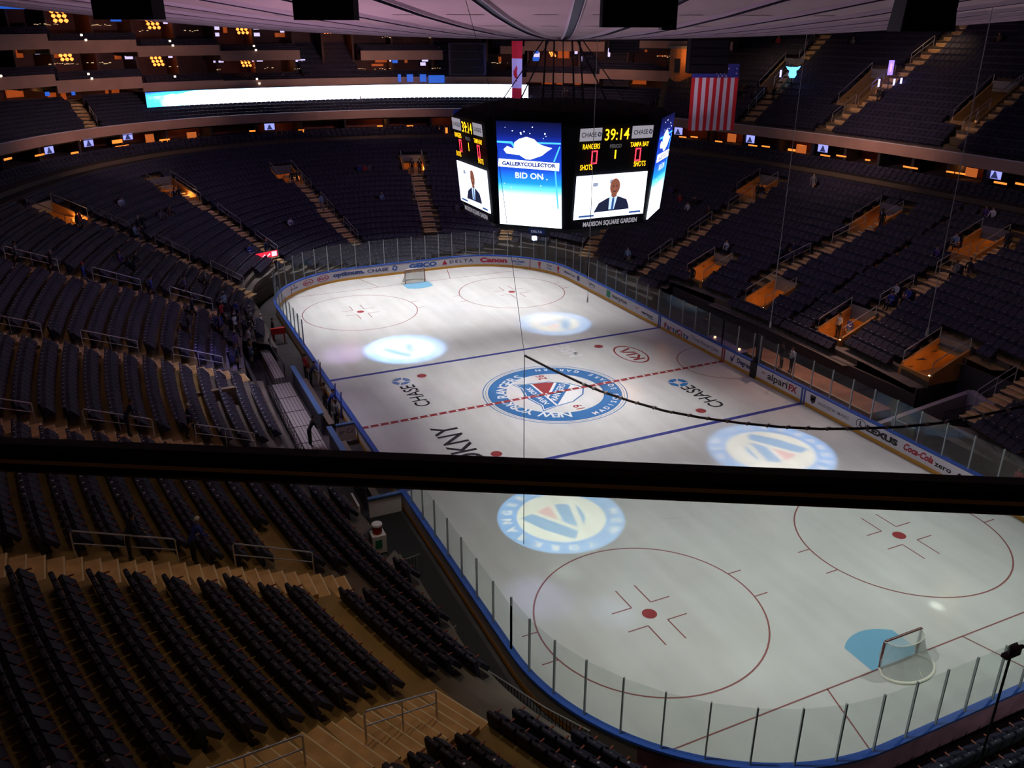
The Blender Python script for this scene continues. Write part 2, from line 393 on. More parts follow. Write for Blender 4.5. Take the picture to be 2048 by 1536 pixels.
def octa(cx, cy, r, m, nm='bank_octagon', par=None, M=None):
    mb = MB()
    for k in range(4):
        th = PI / 2 * k; 
        pts = [(r * math.cos(th + a), r * math.sin(th + a)) for a in (-.33, .33, 1.02)] + [(.5 * r * math.cos(th + 1.02), .5 * r * math.sin(th + 1.02)), (.5 * r * math.cos(th - .33), .5 * r * math.sin(th - .33))]
        q = []
        for x, y in pts:
            P = Vector((x, y, 0)); P = (M @ P) if M is not None else Vector((cx + P.x, cy + P.y, Z2)); q.append(tuple(P))
        mb.poly(q)
    return mb.build(nm, m, par)
text_at('ice_lettering', 'CHASE', 1.35, IM(8.1, -4.35), I_BLK, rink, 0, bold=.015, width=3.5); octa(8.0, -1.9, .66, I_CB, 'ice_octagon', rink)
text_at('ice_lettering', 'CHASE', 1.35, IM(-8.15, 3.2), I_BLK, rink, 0, bold=.01, width=3.5); octa(-8.25, 5.75, .62, icepaint('ice_paint_pale_blue', (.15, .22, .5)), 'ice_octagon', rink)
text_at('ice_lettering', 'DKNY', 2.1, IM(-8.2, -4.1), I_BLK, rink, 0, bold=.03, width=4.9)
mb = MB()
for k in range(64):
    P = lambda r, t: (8.0 + 1.02 * r * math.cos(t), 3.8 + 1.75 * r * math.sin(t), Z1)
    t0, t1 = 2 * PI * k / 64, 2 * PI * (k + 1) / 64; mb.quad(P(.9, t0), P(1, t0), P(1, t1), P(.9, t1))
mb.build('car_badge_oval', I_RED, rink)
text_at('ice_lettering', 'KI\u039b', 1.25, IM(8.0, 3.8), I_RED, rink, 0, bold=.03, width=2.3)
text_at('ice_lettering', 'MSG', 1.4, IM(4.3, 6.3), icepaint('ice_paint_faint', (.74, .75, .78)), rink, 0, bold=.04, width=2.6)

# ------------------------------------------------------------------ dasher boards
boards = thing('dasher_boards', (0, 0, 0), 'white rink boards with blue top rail, yellow kick strip and advertising', 'boards')
mb = MB(); ribbon(mb, 0, 82.42, .0, .10, .22, 1.0); ribbon(mb, 83.05, TT, .0, .10, .22, 1.0); mb.build('board_panel', M_WHITE, boards)
mb = MB(); ribbon(mb, 0, TT, -.015, .11, 0, .22); mb.build('kick_strip', M_YEL, boards)
mb = MB(); ribbon(mb, 0, 82.42, -.02, .24, 1.0, 1.09); ribbon(mb, 83.05, TT, -.02, .24, 1.0, 1.09); mb.build('top_rail', M_BLUE, boards)
mb = MB()
for s in (12, 20, 28.0, 52.24, 60.85, 99.5, 110, 120, 131, 140): ribbon(mb, s - .03, s + .03, -.02, 0, .05, 1.0)
mb.build('panel_seam', M_RED, boards)
def bvert(s, w, m, nm, col2):
    mb = MB(); ribbon(mb, s - w, s - w * .35, -.03, 0, 0, 1.0); ribbon(mb, s + w * .35, s + w, -.03, 0, 0, 1.0); mb.build(nm, m, boards)
for s in (71.85, 87.38): bvert(s, .17, M_BLUE, 'blue_line_marker', 0)
bvert(79.6, .17, M_RED, 'centre_line_marker', 0)
def ad(body, sc, w, h, m, bold=.01, z=.62, shear=0, space=1.0):
    me_fn = lambda c: (lambda q: (q[0][0], q[0][1], z + c[1]))(rr(sc + c[0], -.012 - c[2]))
    return text_at('advert_lettering', body, h, None, m, boards, 0, shear=shear, bold=bold, width=w, space=space, fn=me_fn)
A_NAVY = mat('ad_navy', (.02, .035, .14)); A_RED = mat('ad_red', (.5, .02, .05)); A_BLU = mat('ad_blue', (.02, .10, .42)); A_BLK = mat('ad_black', (.015, .015, .02))
A_GRY = mat('ad_grey', (.2, .2, .28)); A_GRN = mat('ad_green', (.01, .22, .12)); A_LB = mat('ad_light_blue', (.18, .38, .6)); A_GOLD = mat('ad_gold', (.75, .36, .04))
def oval_ad(sc, rx, rz, m, z=.62, th=.16):
    mb = MB()
    for k in range(40):
        def P(r, t):
            q = rr(sc + rx * r * math.cos(t), -.012)[0]; return (q[0], q[1], z + rz * r * math.sin(t))
        t0, t1 = 2 * PI * k / 40, 2 * PI * (k + 1) / 40; mb.quad(P(1 - th, t0), P(1, t0), P(1, t1), P(1 - th, t1))
    mb.build('advert_oval', m, boards)
def shape_ad(sc, pts, m, z=.62, nm='advert_emblem'):
    mb = MB(); q = []
    for x, y in pts:
        P = rr(sc + x, -.014)[0]; q.append((P[0], P[1], z + y))
    mb.poly(q); mb.build(nm, m, boards)
def circ(r, n=20, a0=0): return [(r * math.cos(2 * PI * k / n + a0), r * math.sin(2 * PI * k / n + a0)) for k in range(n)]
ad('WM. JAMES', 28.5, 1.0, .2, A_GRY, z=.55); shape_ad(28.5, [(-.06, .1), (.06, .1), (.05, -.1), (-.05, -.1)], A_BLK, .82)
for s in (30.35, 32.05): oval_ad(s, .62, .27, A_RED, .6); ad('KI\u039b', s, .8, .3, A_RED, .012, .6)
ad('optimum.', 34.6, 3.0, .48, A_NAVY, .03, .60)
ad('CHASE', 37.35, 2.0, .42, A_NAVY, .01, .62)
P0, T0, N0 = rr(38.95, -.014)
octa(0, 0, .27, A_BLU, 'advert_octagon', boards, frame((P0[0], P0[1], .63), (T0[0], T0[1], 0), (0, 0, 1)))
ad('GEICO', 41.7, 2.7, .56, A_BLU, .03, .62)
shape_ad(43.85, [(-.27, -.2), (0, .25), (.27, -.2)], A_RED, .62)
ad('DELTA', 45.5, 2.3, .40, A_NAVY, .008, .62, space=1.4)
ad('Canon', 48.6, 2.6, .58, A_RED, .03, .64)
ad('WM. JAMES', 51.0, 1.35, .22, A_BLU, z=.60); ad('ANDREWS', 51.0, .7, .14, A_LB, z=.38); shape_ad(51.0, circ(.07, 8), A_GRY, .84)
for s in (53.3, 55.65):
    shape_ad(s, [(-.14, .28), (.14, .28), (.10, -.02), (.02, -.1), (.16, -.3), (-.06, -.3), (-.12, 0)], A_RED, .6); shape_ad(s - .02, [(-.16, .26), (-.07, .26), (-.07, 0), (-.12, -.14)], A_GOLD, .61)
ad('Your', 54.45, .7, .26, A_GRY, z=.74); ad('Oven', 54.45, .6, .24, A_LB, z=.46)
ad('MasterCare', 57.5, 1.9, .28, A_NAVY, .01, .62); shape_ad(59.05, circ(.24), A_NAVY, .62); shape_ad(59.08, circ(.1, 12), M_WHITE, .66)
ad('optimum.', 61.5, 1.0, .2, A_GRY, z=.66); oval_ad(61.5, .5, .18, A_GRY, .6, .1)
shape_ad(64.25, [(-.3, -.28), (.3, -.28), (.3, .3), (-.3, .3)], A_GRN, .62); ad('e', 64.3, .3, .4, M_WHITE, .02, .64)
ad('nterprise', 66.0, 2.3, .44, A_BLK, .012, .6)
shape_ad(68.7, [(-.35, .2), (-.1, -.12), (.45, .26), (-.1, -.04)], A_RED, .68); ad('verizon', 70.1, 1.6, .3, A_BLK, .012, .58); ad('wireless', 70.6, .8, .14, A_GRY, z=.4)
for i, ch in enumerate('PartyCity'):
    ad(ch, 72.65 + i * .345, None, .58, [A_RED, A_BLU, A_RED, A_BLU, A_GRN, A_RED, A_RED, A_GRN, A_BLU][i], .025, .44)
ad('Time Warner Cable', 77.6, 2.9, .34, A_GRY, .003, .60); oval_ad(76.0, .15, .15, A_GRY, .62, .2)
shape_ad(80.6, [(-.25, .02), (-.15, .08), (-.07, -.1), (.2, .35), (.26, .35), (-.05, -.28), (-.12, -.28)], A_NAVY, .62); ad('Degree', 81.75, 1.35, .46, A_NAVY, .015, .58)
ad('m', 83.75, .35, .3, mat('ad_pale_pink', (.5, .3, .34)), .01, .72); ad('alpari', 85.05, 1.85, .62, A_BLK, .012, .60); ad('FX', 86.45, .72, .56, A_RED, .025, .64)
shape_ad(88.2, [(-.22, .26), (.22, .26), (.2, -.1), (0, -.28), (-.2, -.1)], A_BLK, .62); shape_ad(88.2, [(-.1, .14), (.1, .14), (.08, -.02), (-.08, -.02)], M_WHITE, .61)
ad('ANDREW MARC', 89.85, 2.5, .26, A_GRY, .003, .58, space=1.15)
oval_ad(92.0, .36, .3, A_BLK, .62, .12); ad('L', 92.0, .22, .4, A_BLK, .02, .62); ad('LEXUS', 93.5, 2.2, .46, A_BLK, .03, .6)
ad('Coca-Cola', 95.95, 1.9, .52, A_RED, .02, .66, shear=.35); ad('zero', 97.5, 1.0, .4, A_BLK, .01, .55); shape_ad(98.5, circ(.12), A_BLK, .6)

# ------------------------------------------------------------------ rink glass
GLASS = glassmat('rink_glass', (.93, .95, .94), .03, .012)
M_POST = mat('glass_post', (.42, .46, .48), .4, metal=.3)
def screen(label, segs):
    s0 = segs[0][0]; P = rr(s0, .1)[0]; t = thing('rink_glass', (P[0], P[1], 1.09), label, 'glass screen')
    for (a, b, zt, step) in segs:
        n = max(1, round((b - a) / step)); w = (b - a) / n
        for k in range(n):
            p0, p1 = rr(a + k * w, .10)[0], rr(a + (k + 1) * w, .10)[0]; d = (p1 - p0); L = np.linalg.norm(d); d /= L
            mb = MB(); mb.obox((p0 + p1) / 2, d, (-d[1], d[0]), L - .02, .014, 1.09, zt); mb.build('glass_pane', GLASS, t)
            mb = MB(); q, tt, nn = rr(a + k * w, .10); mb.obox(q, tt, nn, .05, .07, 1.09, zt + .04); mb.build('glass_post', M_POST, t)
        q, tt, nn = rr(b, .10); mb = MB(); mb.obox(q, tt, nn, .05, .07, 1.09, zt + .04); mb.build('glass_post', M_POST, t)
screen('tall glass screen curving around the boards at the far end of the rink', [(23.5, 60.5, 3.3, 1.3)])
screen('low glass screen on the left boards beyond the players benches', [(12.2, 23.5, 2.9, 1.5)])
screen('glass screen running along the right boards', [(60.5, 79.2, 2.9, 1.56), (79.2, 82.42, 2.9, 1.6), (83.05, 103.5, 2.9, 1.6)])
screen('tall glass screen around the near corner and near end of the rink', [(103.5, 137.3, 3.25, 1.3)])
screen('low glass screen on the left boards this side of the players benches', [(137.3, TT - 9.3, 2.9, 1.5)])
mb = MB(); q, tt, nn = rr(82.73, .3); mb.obox(q, tt, nn, .56, .7, 0, 1.05); mb.obox(q, tt, nn, .5, .1, 1.05, 2.9)
o = mb.build('camera_port_door', M_BLACK); tag(o, 'narrow black padded gap in the right boards between two glass posts', 'gate')

# ------------------------------------------------------------------ goals
NET = glassmat('goal_net', (.72, .72, .70), 0, .34)
def goal(y, label):
    sg = 1 if y > 0 else -1
    g = thing('hockey_goal', (0, y, 0), label, 'goal'); mb = MB()
    mb.tube([(-.915, y, .0), (-.915, y, 1.19), (-.88, y, 1.22), (.88, y, 1.22), (.915, y, 1.19), (.915, y, 0)], .045, 8); mb.build('goal_frame', mat('goal_red', (.13, .02, .02), .4), g)
    base = [(-.915, y)] + [(-1.12 * math.cos(t) , y + sg * (.35 + .77 * math.sin(t))) for t in np.linspace(0.0, PI, 17)] + [(.915, y)]
    mb = MB(); mb.tube([(a, b_, .05) for a, b_ in base], .055, 8); mb.build('base_frame', mat('goal_white', (.8, .78, .7), .5), g)
    top = [(-.915, y)] + [(-.8 * math.cos(t), y + sg * (.15 + .38 * math.sin(t))) for t in np.linspace(0, PI, 17)] + [(.915, y)]
    mb = MB(); mb.tube([(a, b_, 1.2) for a, b_ in top], .02, 6); mb.tube([(0, y + sg * .53, 1.2), (0, y + sg * .62, .6), (0, y + sg * 1.1, .1)], .018, 6); mb.build('top_frame', mat('goal_white', (.8, .78, .7), .5), g)
    mb = MB()
    rings = []
    for h in np.linspace(0, 1, 7):
        rings.append([(top[i][0] * h + base[i][0] * (1 - h), (top[i][1] * h + base[i][1] * (1 - h)) - sg * .12 * math.sin(h * PI), .05 + 1.15 * h) for i in range(len(top))])
    for a, b_ in zip(rings, rings[1:]):
        for i in range(len(a) - 1): mb.quad(a[i], a[i + 1], b_[i + 1], b_[i])
    mb.poly(rings[-1]); mb.build('net', NET, g)
goal(-27.13, 'near goal with red frame and white net on the light blue crease'); goal(27.13, 'far goal in front of the advertising boards at the far end')

# ------------------------------------------------------------------ stands: aisles and entrances (plan)
AISLES = [  # name, inner point, outer point, width, label
 ((-16.3, 16.7), (-32, 17.3), 1.3, 'stepped aisle crossing the left stand level with the far blue line'),
 ((-17.0, 5.9), (-32, 3.9), 1.3, 'stepped aisle crossing the left stand just beyond the centre line'),
 ((-17.0, -5.4), (-32, -7.4), 1.3, 'stepped aisle in the left stand just above the dark bridge rail'),
 ((-17.6, -18.0), (-31, -18.5), 1.4, 'tan stepped aisle in the left stand just below the dark bridge rail'),
 ((-15.9, -25.3), (-27, -30.8), 2.1, 'wide tan stepped aisle with cream nosings at the bottom edge'),
 ((-14.2, 22.1), (-26.5, 32), 1.3, 'stepped aisle climbing through the far left corner seats to the pale parapet'),
 ((-10.6, 31.2), (-19.2, 44.5), 1.3, 'stepped aisle climbing to the orange lit entrance in the far left corner'),
 ((-2.4, 37.2), (-6.1, 50.2), 1.3, 'stepped aisle in the far stand left of the one with two suited people'),
 ((5.2, 36.9), (7.9, 50.3), 1.3, 'stepped aisle in the far stand with two suited people at its top'),
 ((16.0, 15.5), (31.5, 17.4), 1.3, 'stepped aisle in the right stand nearest the scoreboard'),
 ((20.6, 5.8), (32, 3.8), 1.3, 'stepped aisle in the middle of the right stand'),
 ((21.2, -4.6), (32.2, -5.5), 1.3, 'stepped aisle in the right stand reaching the right picture edge'),
 ((15.8, -16.4), (31.5, -17.6), 1.3, 'stepped aisle at the near right beside the pale tunnel wall'),
 ((14.2, 22.1), (26.5, 32), 1.3, 'stepped aisle in the far right corner just right of the scoreboard'),
 ((10.6, 31.2), (19.2, 44.5), 1.3, 'stepped aisle in the far right corner behind the scoreboard')]
VOMS = [  # centre (plan), outward, width, depth, label
 ((19.7, 11.0), (1, .03), 2.0, 2.7, 'small lit stand entrance low in the right stand, furthest from the camera'),
 ((19.9, 3.8), (1, .0), 2.0, 2.7, 'small lit stand entrance low in the right stand, second from the far end'),
 ((19.9, -3.8), (1, .0), 2.0, 2.7, 'small lit stand entrance low in the right stand beside two fans in jerseys'),
 ((19.7, -11.1), (1, -.03), 2.0, 2.7, 'small lit stand entrance low in the right stand, nearest the camera'),
 ((30.1, 18.5), (1, .12), 2.0, 2.8, 'lit entrance high in the right stand, nearest the scoreboard'),
 ((30.7, 4.9), (1, .02), 2.0, 2.8, 'lit entrance high in the middle of the right stand'),
 ((30.7, -4.2), (1, -.02), 2.0, 2.8, 'lit entrance high in the right stand at the right picture edge'),
 ((-27.3, 30.4), (-.8, .6), 2.4, 3.0, 'lit entrance high in the left stand beside the pale parapet'),
 ((-18.2, 42.6), (-.5, .86), 2.4, 3.6, 'orange lit entrance high in the far left corner with people standing in it'),
 ((-6.4, 49.4), (-.2, .98), 2.2, 2.6, 'orange lit entrance high in the far stand left of centre'),
 ((7.7, 49.7), (.2, .98), 2.2, 2.6, 'orange lit entrance in the far stand behind two suited people'),
]
UA = [((37.1, 29.6), (51.5, 33.5), 1.45, 'reddish stepped aisle in the upper right stand below the blue lit crest'),
      ((38.9, 20.3), (57.5, 18.6), 1.45, 'long reddish stepped aisle in the upper right stand climbing to the roof'),
      ((40.6, 7.3), (55, 5.6), 1.45, 'reddish stepped aisle in the upper right stand at the right picture edge')]
UV = [((43.6, 32.3), (.97, .25), 2.2, 4.2, 'lit entrance in the upper right stand under the blue lit crest'),
      ((44.6, 21.5), (1, .1), 2.2, 4.2, 'lit entrance in the upper right stand in the middle of the long aisle'),
      ((44.9, 8.4), (1, .02), 2.2, 4.2, 'lit entrance in the upper right stand at the right picture edge')]
def seg_d(P, A, B):
    A = np.array(A); B = np.array(B); d = B - A; t = np.clip(np.dot(P - A, d) / np.dot(d, d), 0, 1); return np.linalg.norm(P - A - d * t)
RECTS = [(-17.3, -12, -9.2, 13.2), (12, 17.2, -16.4, 12.0), (17.1, 20.6, -16.2, -12.2), (-15.7, -12, -14.6, -9.2)]
def in_rect(P, m=0.0): return any(x0 - m < P[0] < x1 + m and y0 - m < P[1] < y1 + m for x0, x1, y0, y1 in RECTS)
def in_vom(P, v, m=0.0):
    c, d, w, L = v[0], np.array(v[1]) / np.linalg.norm(v[1]), v[2], v[3]; q = P - np.array(c)
    return abs(np.dot(q, d)) < L / 2 + m and abs(q[0] * -d[1] + q[1] * d[0]) < w / 2 + m

# ------------------------------------------------------------------ lower bowl terraces
mb = MB(); NS = 560; LOWMI = [0]
def cell(mb, a0, a1, z0, z1, f, voms, th0=0, th1=2 * PI, ns=NS):
    for k in range(ns):
        ta, tb = th0 + (th1 - th0) * k / ns, th0 + (th1 - th0) * (k + 1) / ns
        p0, p1, q0, q1 = f(a0, ta), f(a0, tb), f(a1, ta), f(a1, tb)
        c = (p0 + p1 + q0 + q1) / 4
        if a0 < 24 and in_rect(c): continue
        if any(abs(c[0] - v[0][0]) < 5 and abs(c[1] - v[0][1]) < 5 and in_vom(c, v) for v in voms): continue
        if np.linalg.norm(p0 - q0) > .02: mb.quad((*p0, z0), (*q0, z0), (*q1, z0), (*p1, z0), LOWMI[0])
        if z1 > z0 + .01 and not any(abs(q0[0] - v[0][0]) < 5 and abs(q0[1] - v[0][1]) < 5 and in_vom(q0, v, .1) for v in voms):
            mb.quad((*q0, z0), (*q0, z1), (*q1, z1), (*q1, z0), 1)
fo = lambda a, th: clampb(oval(a, th))
for k in range(NROW):
    a0 = A0 + k * RUN; LOWMI[0] = 2 if a0 < 20.2 else 0; (LOWMI.__setitem__(0, 3) if a0 > 33.6 else None); cell(mb, a0, a0 + RUN, zc(a0), zc(a0 + RUN), fo, VOMS)
LOWMI[0] = 0
aT = A0 + NROW * RUN
LOWMI[0] = 3; cell(mb, aT, 42.5, zc(aT), zc(aT), fo, VOMS); LOWMI[0] = 0
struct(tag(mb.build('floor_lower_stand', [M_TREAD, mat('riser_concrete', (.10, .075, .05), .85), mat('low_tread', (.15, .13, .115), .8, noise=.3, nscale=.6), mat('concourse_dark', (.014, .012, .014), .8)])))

mb = MB()
for x0, x1, y0, y1, z in ((-17.42, -17.22, -9.3, 13.3, 1.6), (17.12, 17.3, -12.3, 12.1, 1.6), (20.5, 20.7, -16.3, -12.1, 3.0), (17.2, 20.6, -12.3, -12.12, 2.0)):
    mb.box(((x0 + x1) / 2, (y0 + y1) / 2, z / 2 - .03), (x1 - x0, y1 - y0, z))
struct(mb.build('wall_front_stand', mat('front_wall_dark', (.05, .045, .05), .7)))
# upper right tier and end tier terraces
mb = MB(); URUN = .8
fu = lambda a, th: oval(a, th)
for k in range(23):
    a0 = 39.6 + k * URUN; cell(mb, a0, a0 + URUN, upper_z(a0), upper_z(a0 + URUN), fu, UV, math.radians(-25), math.radians(50.5), 220)
struct(mb.build('floor_upper_stand', [M_TREAD, MATS['riser_concrete']]))
mb = MB()
for k in range(11):
    a0 = 39.4 + k * .95; cell(mb, a0, a0 + .95, end_z(a0), end_z(a0 + .95), fu, [], math.radians(50.5), math.radians(190), 200)
struct(mb.build('floor_end_stand', [M_TREAD, MATS['riser_concrete']]))

# ------------------------------------------------------------------ aisles
def aisle_line(A, B, af):
    A = np.array(A); B = np.array(B); d = B - A; L = np.linalg.norm(d); return A, d / L, L
def build_aisle(A, B, W, label, af, zf, a_start, run, rails='far'):
    A = np.array(A, float); B = np.array(B, float); L = np.linalg.norm(B - A); d = (B - A) / L; n = np.array([-d[1], d[0]])
    t = thing('aisle_stairs', (A[0], A[1], zf(a_start + run * max(0, math.ceil((af(*A) - a_start) / run)))), label, 'stairs', 'stepped aisles in the stands')
    ts = np.linspace(0, L, 500); aa = np.array([af(*(A + d * x)) for x in ts])
    mb = MB(); nb = MB(); rows = []
    k = math.ceil((aa[0] - a_start) / run)
    while a_start + (k + 1) * run < aa[-1]:
        r0, r1 = a_start + k * run, a_start + (k + 1) * run
        t0, t1 = np.interp([r0, r1], aa, ts); z0, z1 = zf(r0), zf(r1)
        m = t0 + (t1 - t0) * .5
        p = A + d * (t0 + t1) / 2; mb.obox(p, d, n, t1 - t0, W, z0 - .05, z0 + .012)
        p = A + d * (m + t1) / 2; mb.obox(p, d, n, t1 - m, W, z0 - .02, (z0 + z1) / 2)
        nb.obox(A + d * (m + .02), d, n, .045, W, (z0 + z1) / 2 - .02, (z0 + z1) / 2 + .006)
        nb.obox(A + d * (t0 + .03), d, n, .045, W, z0 - .02, z0 + .018)
        rows.append((t0, t1, z0)); k += 1
    mb.build('steps', M_STEP, t); nb.build('step_nosing', M_NOSE, t)
    off = n * (W / 2 + .1) * (1 if n[1] > 0 else -1)
    if W > 1.8: off = n * 0.0
    i = 1
    while i + 3 < len(rows):
        r0 = rows[i]; r1 = rows[i + 3]; p0 = A + d * (r0[0] + .2) + off; p1 = A + d * (r1[0] + .2) + off
        mb = MB()
        P = lambda p, z: (p[0], p[1], z)
        z0, z1 = r0[2], r1[2]
        mb.tube([P(p0, z0), P(p0, z0 + .88), P(p0 + d * .06, z0 + .94), P(p1 - d * .06, z1 + .94), P(p1, z1 + .88), P(p1, z1)], .028, 6)
        mb.tube([P(p0, z0 + .5), P(p1, z1 + .5)], .022, 6); pm = (p0 + p1) / 2; rm = rows[i + 1][2]
        mb.tube([P(pm, rm), P(pm, (z0 + z1) / 2 + .94)], .022, 6)
        mb.build('handrail', M_RAIL, t); i += 5
    return t
for A, B, W, lab in AISLES: build_aisle(A, B, W, lab, a_of, zc, A0, RUN)
a25c = lambda x, y: a_of(x, y)
for A, B, W, lab in UA: build_aisle(A, B, W, lab, a25c, upper_z, 39.6, URUN)
EA = []
for (u0, v0, u1, v1, lab) in ((190, 266, 150, 205, 'stepped aisle above the curved fascia at the upper left'), (1131, 228, 1142, 200, 'stepped aisle in the far upper stand right of the red and white flag'),
                              (1312, 222, 1352, 180, 'stepped aisle in the far upper stand left of the striped flag')):
    ez = lambda x, y: end_z(a_of(x, y))
    P, Q = hit(u0, v0, ez, 60, 160), hit(u1, v1, ez, 60, 170)
    if P is None or Q is None: continue
    A, B = P[:2], Q[:2]; EA.append((A, B, 1.2, lab)); build_aisle(A, B, 1.2, lab, a25c, end_z, 39.4, .95)

# ------------------------------------------------------------------ lit entrances
M_VOMW = mat('entrance_wall', (.62, .27, .06), .7, noise=.15, nscale=1.5); M_VOMF = mat('entrance_floor', (.30, .19, .08), .8); M_GREY = mat('grey_cap', (.16, .16, .17), .6)
M_BULB = emis('entrance_bulb', (1, .62, .25), 14)
def vom(v, zf, amber=38, M_VOMW=M_VOMW):
    c = np.array(v[0]); d = np.array(v[1]) / np.linalg.norm(v[1]); n = np.array([-d[1], d[0]]); w, L = v[2], v[3]
    f = c - d * L / 2; bk = c + d * L / 2; z0 = zf(*f) ; z1 = zf(*bk); zfl = z0 - .55
    t = thing('stand_entrance', (c[0], c[1], zfl), v[4], 'entrance', 'lit entrances in the stands')
    mb = MB(); ext = 2.2; cc = c + d * ext / 2
    mb.obox(cc, d, n, L + ext, w, zfl - .2, zfl); mb.build('entrance_floor', M_VOMF, t)
    for s in (-1, 1):
        mb = MB(); a = f + n * s * w / 2; b_ = bk + n * s * w / 2; o = n * s * .16; e = b_ + d * ext
        for q in (a, b_):
            pass
        pr = [(*a, zfl), (*b_, zfl), (*b_, z1 + .25), (*a, z0 + .25)]; po = [(*(a + o), zfl), (*(b_ + o), zfl), (*(b_ + o), z1 + .25), (*(a + o), z0 + .25)]
        mb.poly(pr); mb.poly(po[::-1])
        for i in range(4): j = (i + 1) % 4; mb.quad(pr[i], pr[j], po[j], po[i])
        mb.obox(b_ + d * ext / 2 + o / 2, d, n, ext, .16, zfl, z1 - .35); mb.build('side_wall', M_VOMW, t)
        mb = MB(); mb.tube([(*(a + o / 2), z0 + .1), (*(a + o / 2), z0 + .95), (*(b_ + o / 2), z1 + .95), (*(b_ + o / 2), z1 + .1)], .03, 6); mb.build('guard_rail', M_RAIL, t)
    mb = MB(); mb.obox(f - d * .08, d, n, .16, w + .3, zfl - .2, z0 + .08); mb.build('front_wall', M_VOMW, t)
    mb = MB(); mb.obox(bk + d * .12, d, n, .28, w + .3, z1 - .45, z1 + .42); mb.build('header', M_GREY, t)
    mb = MB(); mb.obox(bk + d * (ext + .05), d, n, .1, w, zfl, z1); mb.build('back_wall', M_VOMW, t)
    q = f + d * .35 - n * (w / 2 - .3); mb = MB(); mb.box((q[0], q[1], z0 - .12), (.16, .22, .16), taper=.7); mb.build('step_lamp', M_BULB, t)
    point('entrance_light', (q[0] + d[0] * .5, q[1] + d[1] * .5, z0 + .15), amber, (1, .50, .16), .12)
    q = bk + d * 1.0; point('entrance_light', (q[0], q[1], zfl + 1.6), amber * .8, (1, .50, .16), .12)
for v in VOMS: vom(v, lower_z, 17 if v[0][0] < 25 and v[0][1] < 30 and v[0][0] > 0 else (36 if v[0][1] >= 30 else 16))
for v in UV: vom(v, lambda x, y: upper_z(a_of(x, y)), 2.2, M_VOMF)

# ------------------------------------------------------------------ seats
def seat_geo(low):
    """seat facing +x (towards the rink), origin on the tread; returns verts, faces, material index"""
    mb = MB()
    if low:
        mb.quad((-.14, -.25, .34), (-.14, .25, .34), (-.25, .24, .98), (-.25, -.24, .98), 0)      # back front
        mb.quad((-.22, .25, .22), (-.22, -.25, .22), (-.38, -.24, .98), (-.38, .24, .98), 0)      # back rear
        mb.quad((-.25, -.24, .98), (-.25, .24, .98), (-.38, .24, .98), (-.38, -.24, .98), 0)
        mb.quad((.24, -.25, .46), (.24, .25, .46), (-.06, .25, .80), (-.06, -.25, .80), 0)      # half raised pan
        mb.quad((.24, -.25, .46), (-.06, -.25, .80), (-.25, -.25, .80), (-.16, -.25, .34), 0)
        mb.quad((.24, .25, .46), (-.16, .25, .34), (-.25, .25, .80), (-.06, .25, .80), 0)
        mb.quad((-.06, -.25, .80), (-.06, .25, .80), (-.25, .25, .80), (-.25, -.25, .80), 0)
        mb.quad((-.22, .25, .62), (.24, .25, .60), (.24, .30, .60), (-.22, .30, .62), 1)      # armrest
        mb.quad((.14, .25, .60), (.14, .25, .0), (.14, .30, .0), (.14, .30, .60), 3)
        mb.quad((-.25, -.03, .985), (-.25, .03, .985), (-.32, .03, .99), (-.32, -.03, .99), 2)
    return mb
def frames(rows, spacing=.54):
    pass
TH0s, TH1s = math.radians(-25), math.radians(190)
SEATS = []   # (x, y, z, nx, ny, dist)
NEAR_SKIP = lambda P: False
def walk_row(a, z, voms, aisles, off, th0, th1, f, sp=.55):
    ths = np.linspace(th0, th1, 1500); pts = np.array([f(a, t) for t in ths]); dl = np.r_[0, np.cumsum(np.linalg.norm(np.diff(pts, axis=0), axis=1))]
    n = int(dl[-1] / sp)
    xs = np.interp(np.arange(n) * sp + off, dl, pts[:, 0]); ys = np.interp(np.arange(n) * sp + off, dl, pts[:, 1])
    for i in range(n):
        P = np.array([xs[i], ys[i]])
        j0, j1 = max(i - 1, 0), min(i + 1, n - 1); t = np.array([xs[j1] - xs[j0], ys[j1] - ys[j0]]); t /= max(1e-9, np.linalg.norm(t))
        q = proj((P[0], P[1], z + .5))[0]
        if q[2] < 1 or q[0] < -130 or q[0] > 2180 or q[1] < -60 or q[1] > 1640: continue
        if any(seg_d(P, A, B) < W / 2 + .3 for A, B, W, _ in aisles): continue
        if any(abs(P[0] - v[0][0]) < 6 and abs(P[1] - v[0][1]) < 6 and in_vom(P, v, .45) for v in voms): continue
        yield P, t
for k in range(NROW - 2):
    a0 = A0 + k * RUN; a = a0 + .60; z = zc(a0)
    for P, t in walk_row(a, z, VOMS, AISLES, .1 + .07 * (k % 3), 0, 2 * PI - .001, lambda a, th: oval(a, th)):
        rd = rink_d(*P)
        if in_rect(P, .3): continue
        if rd < 2.1: continue
        if P[0] < -12 and 20.3 < a0 < 21.3 and P[1] < -14: continue                  # wide cross aisle
        if P[0] > 0 and P[0] < 20.5 and -16.3 < P[1] < -10.6 and P[0] < 18.2: continue  # tunnel
        if P[0] < -13.5 and P[0] > -15.6 and -16 < P[1] <= -9.5: continue
        n = np.array([-t[1], t[0]])      # inward for counter-clockwise travel
        SEATS.append((P[0], P[1], z, n[0], n[1]))
for a_, z_ in ((36.75, 8.7), (37.9, 9.0)):
    for P, t in walk_row(a_, z_, [], [], .1, TH0s, TH1s, lambda a, th: oval(a, th), sp=.62):
        SEATS.append((P[0], P[1], z_, -t[1], t[0]))
for k in range(22):
    a0 = 39.6 + k * URUN
    for P, t in walk_row(a0 + .5, upper_z(a0), UV, UA, .1, math.radians(-25), math.radians(50), fu):
        SEATS.append((P[0], P[1], upper_z(a0), -t[1], t[0]))
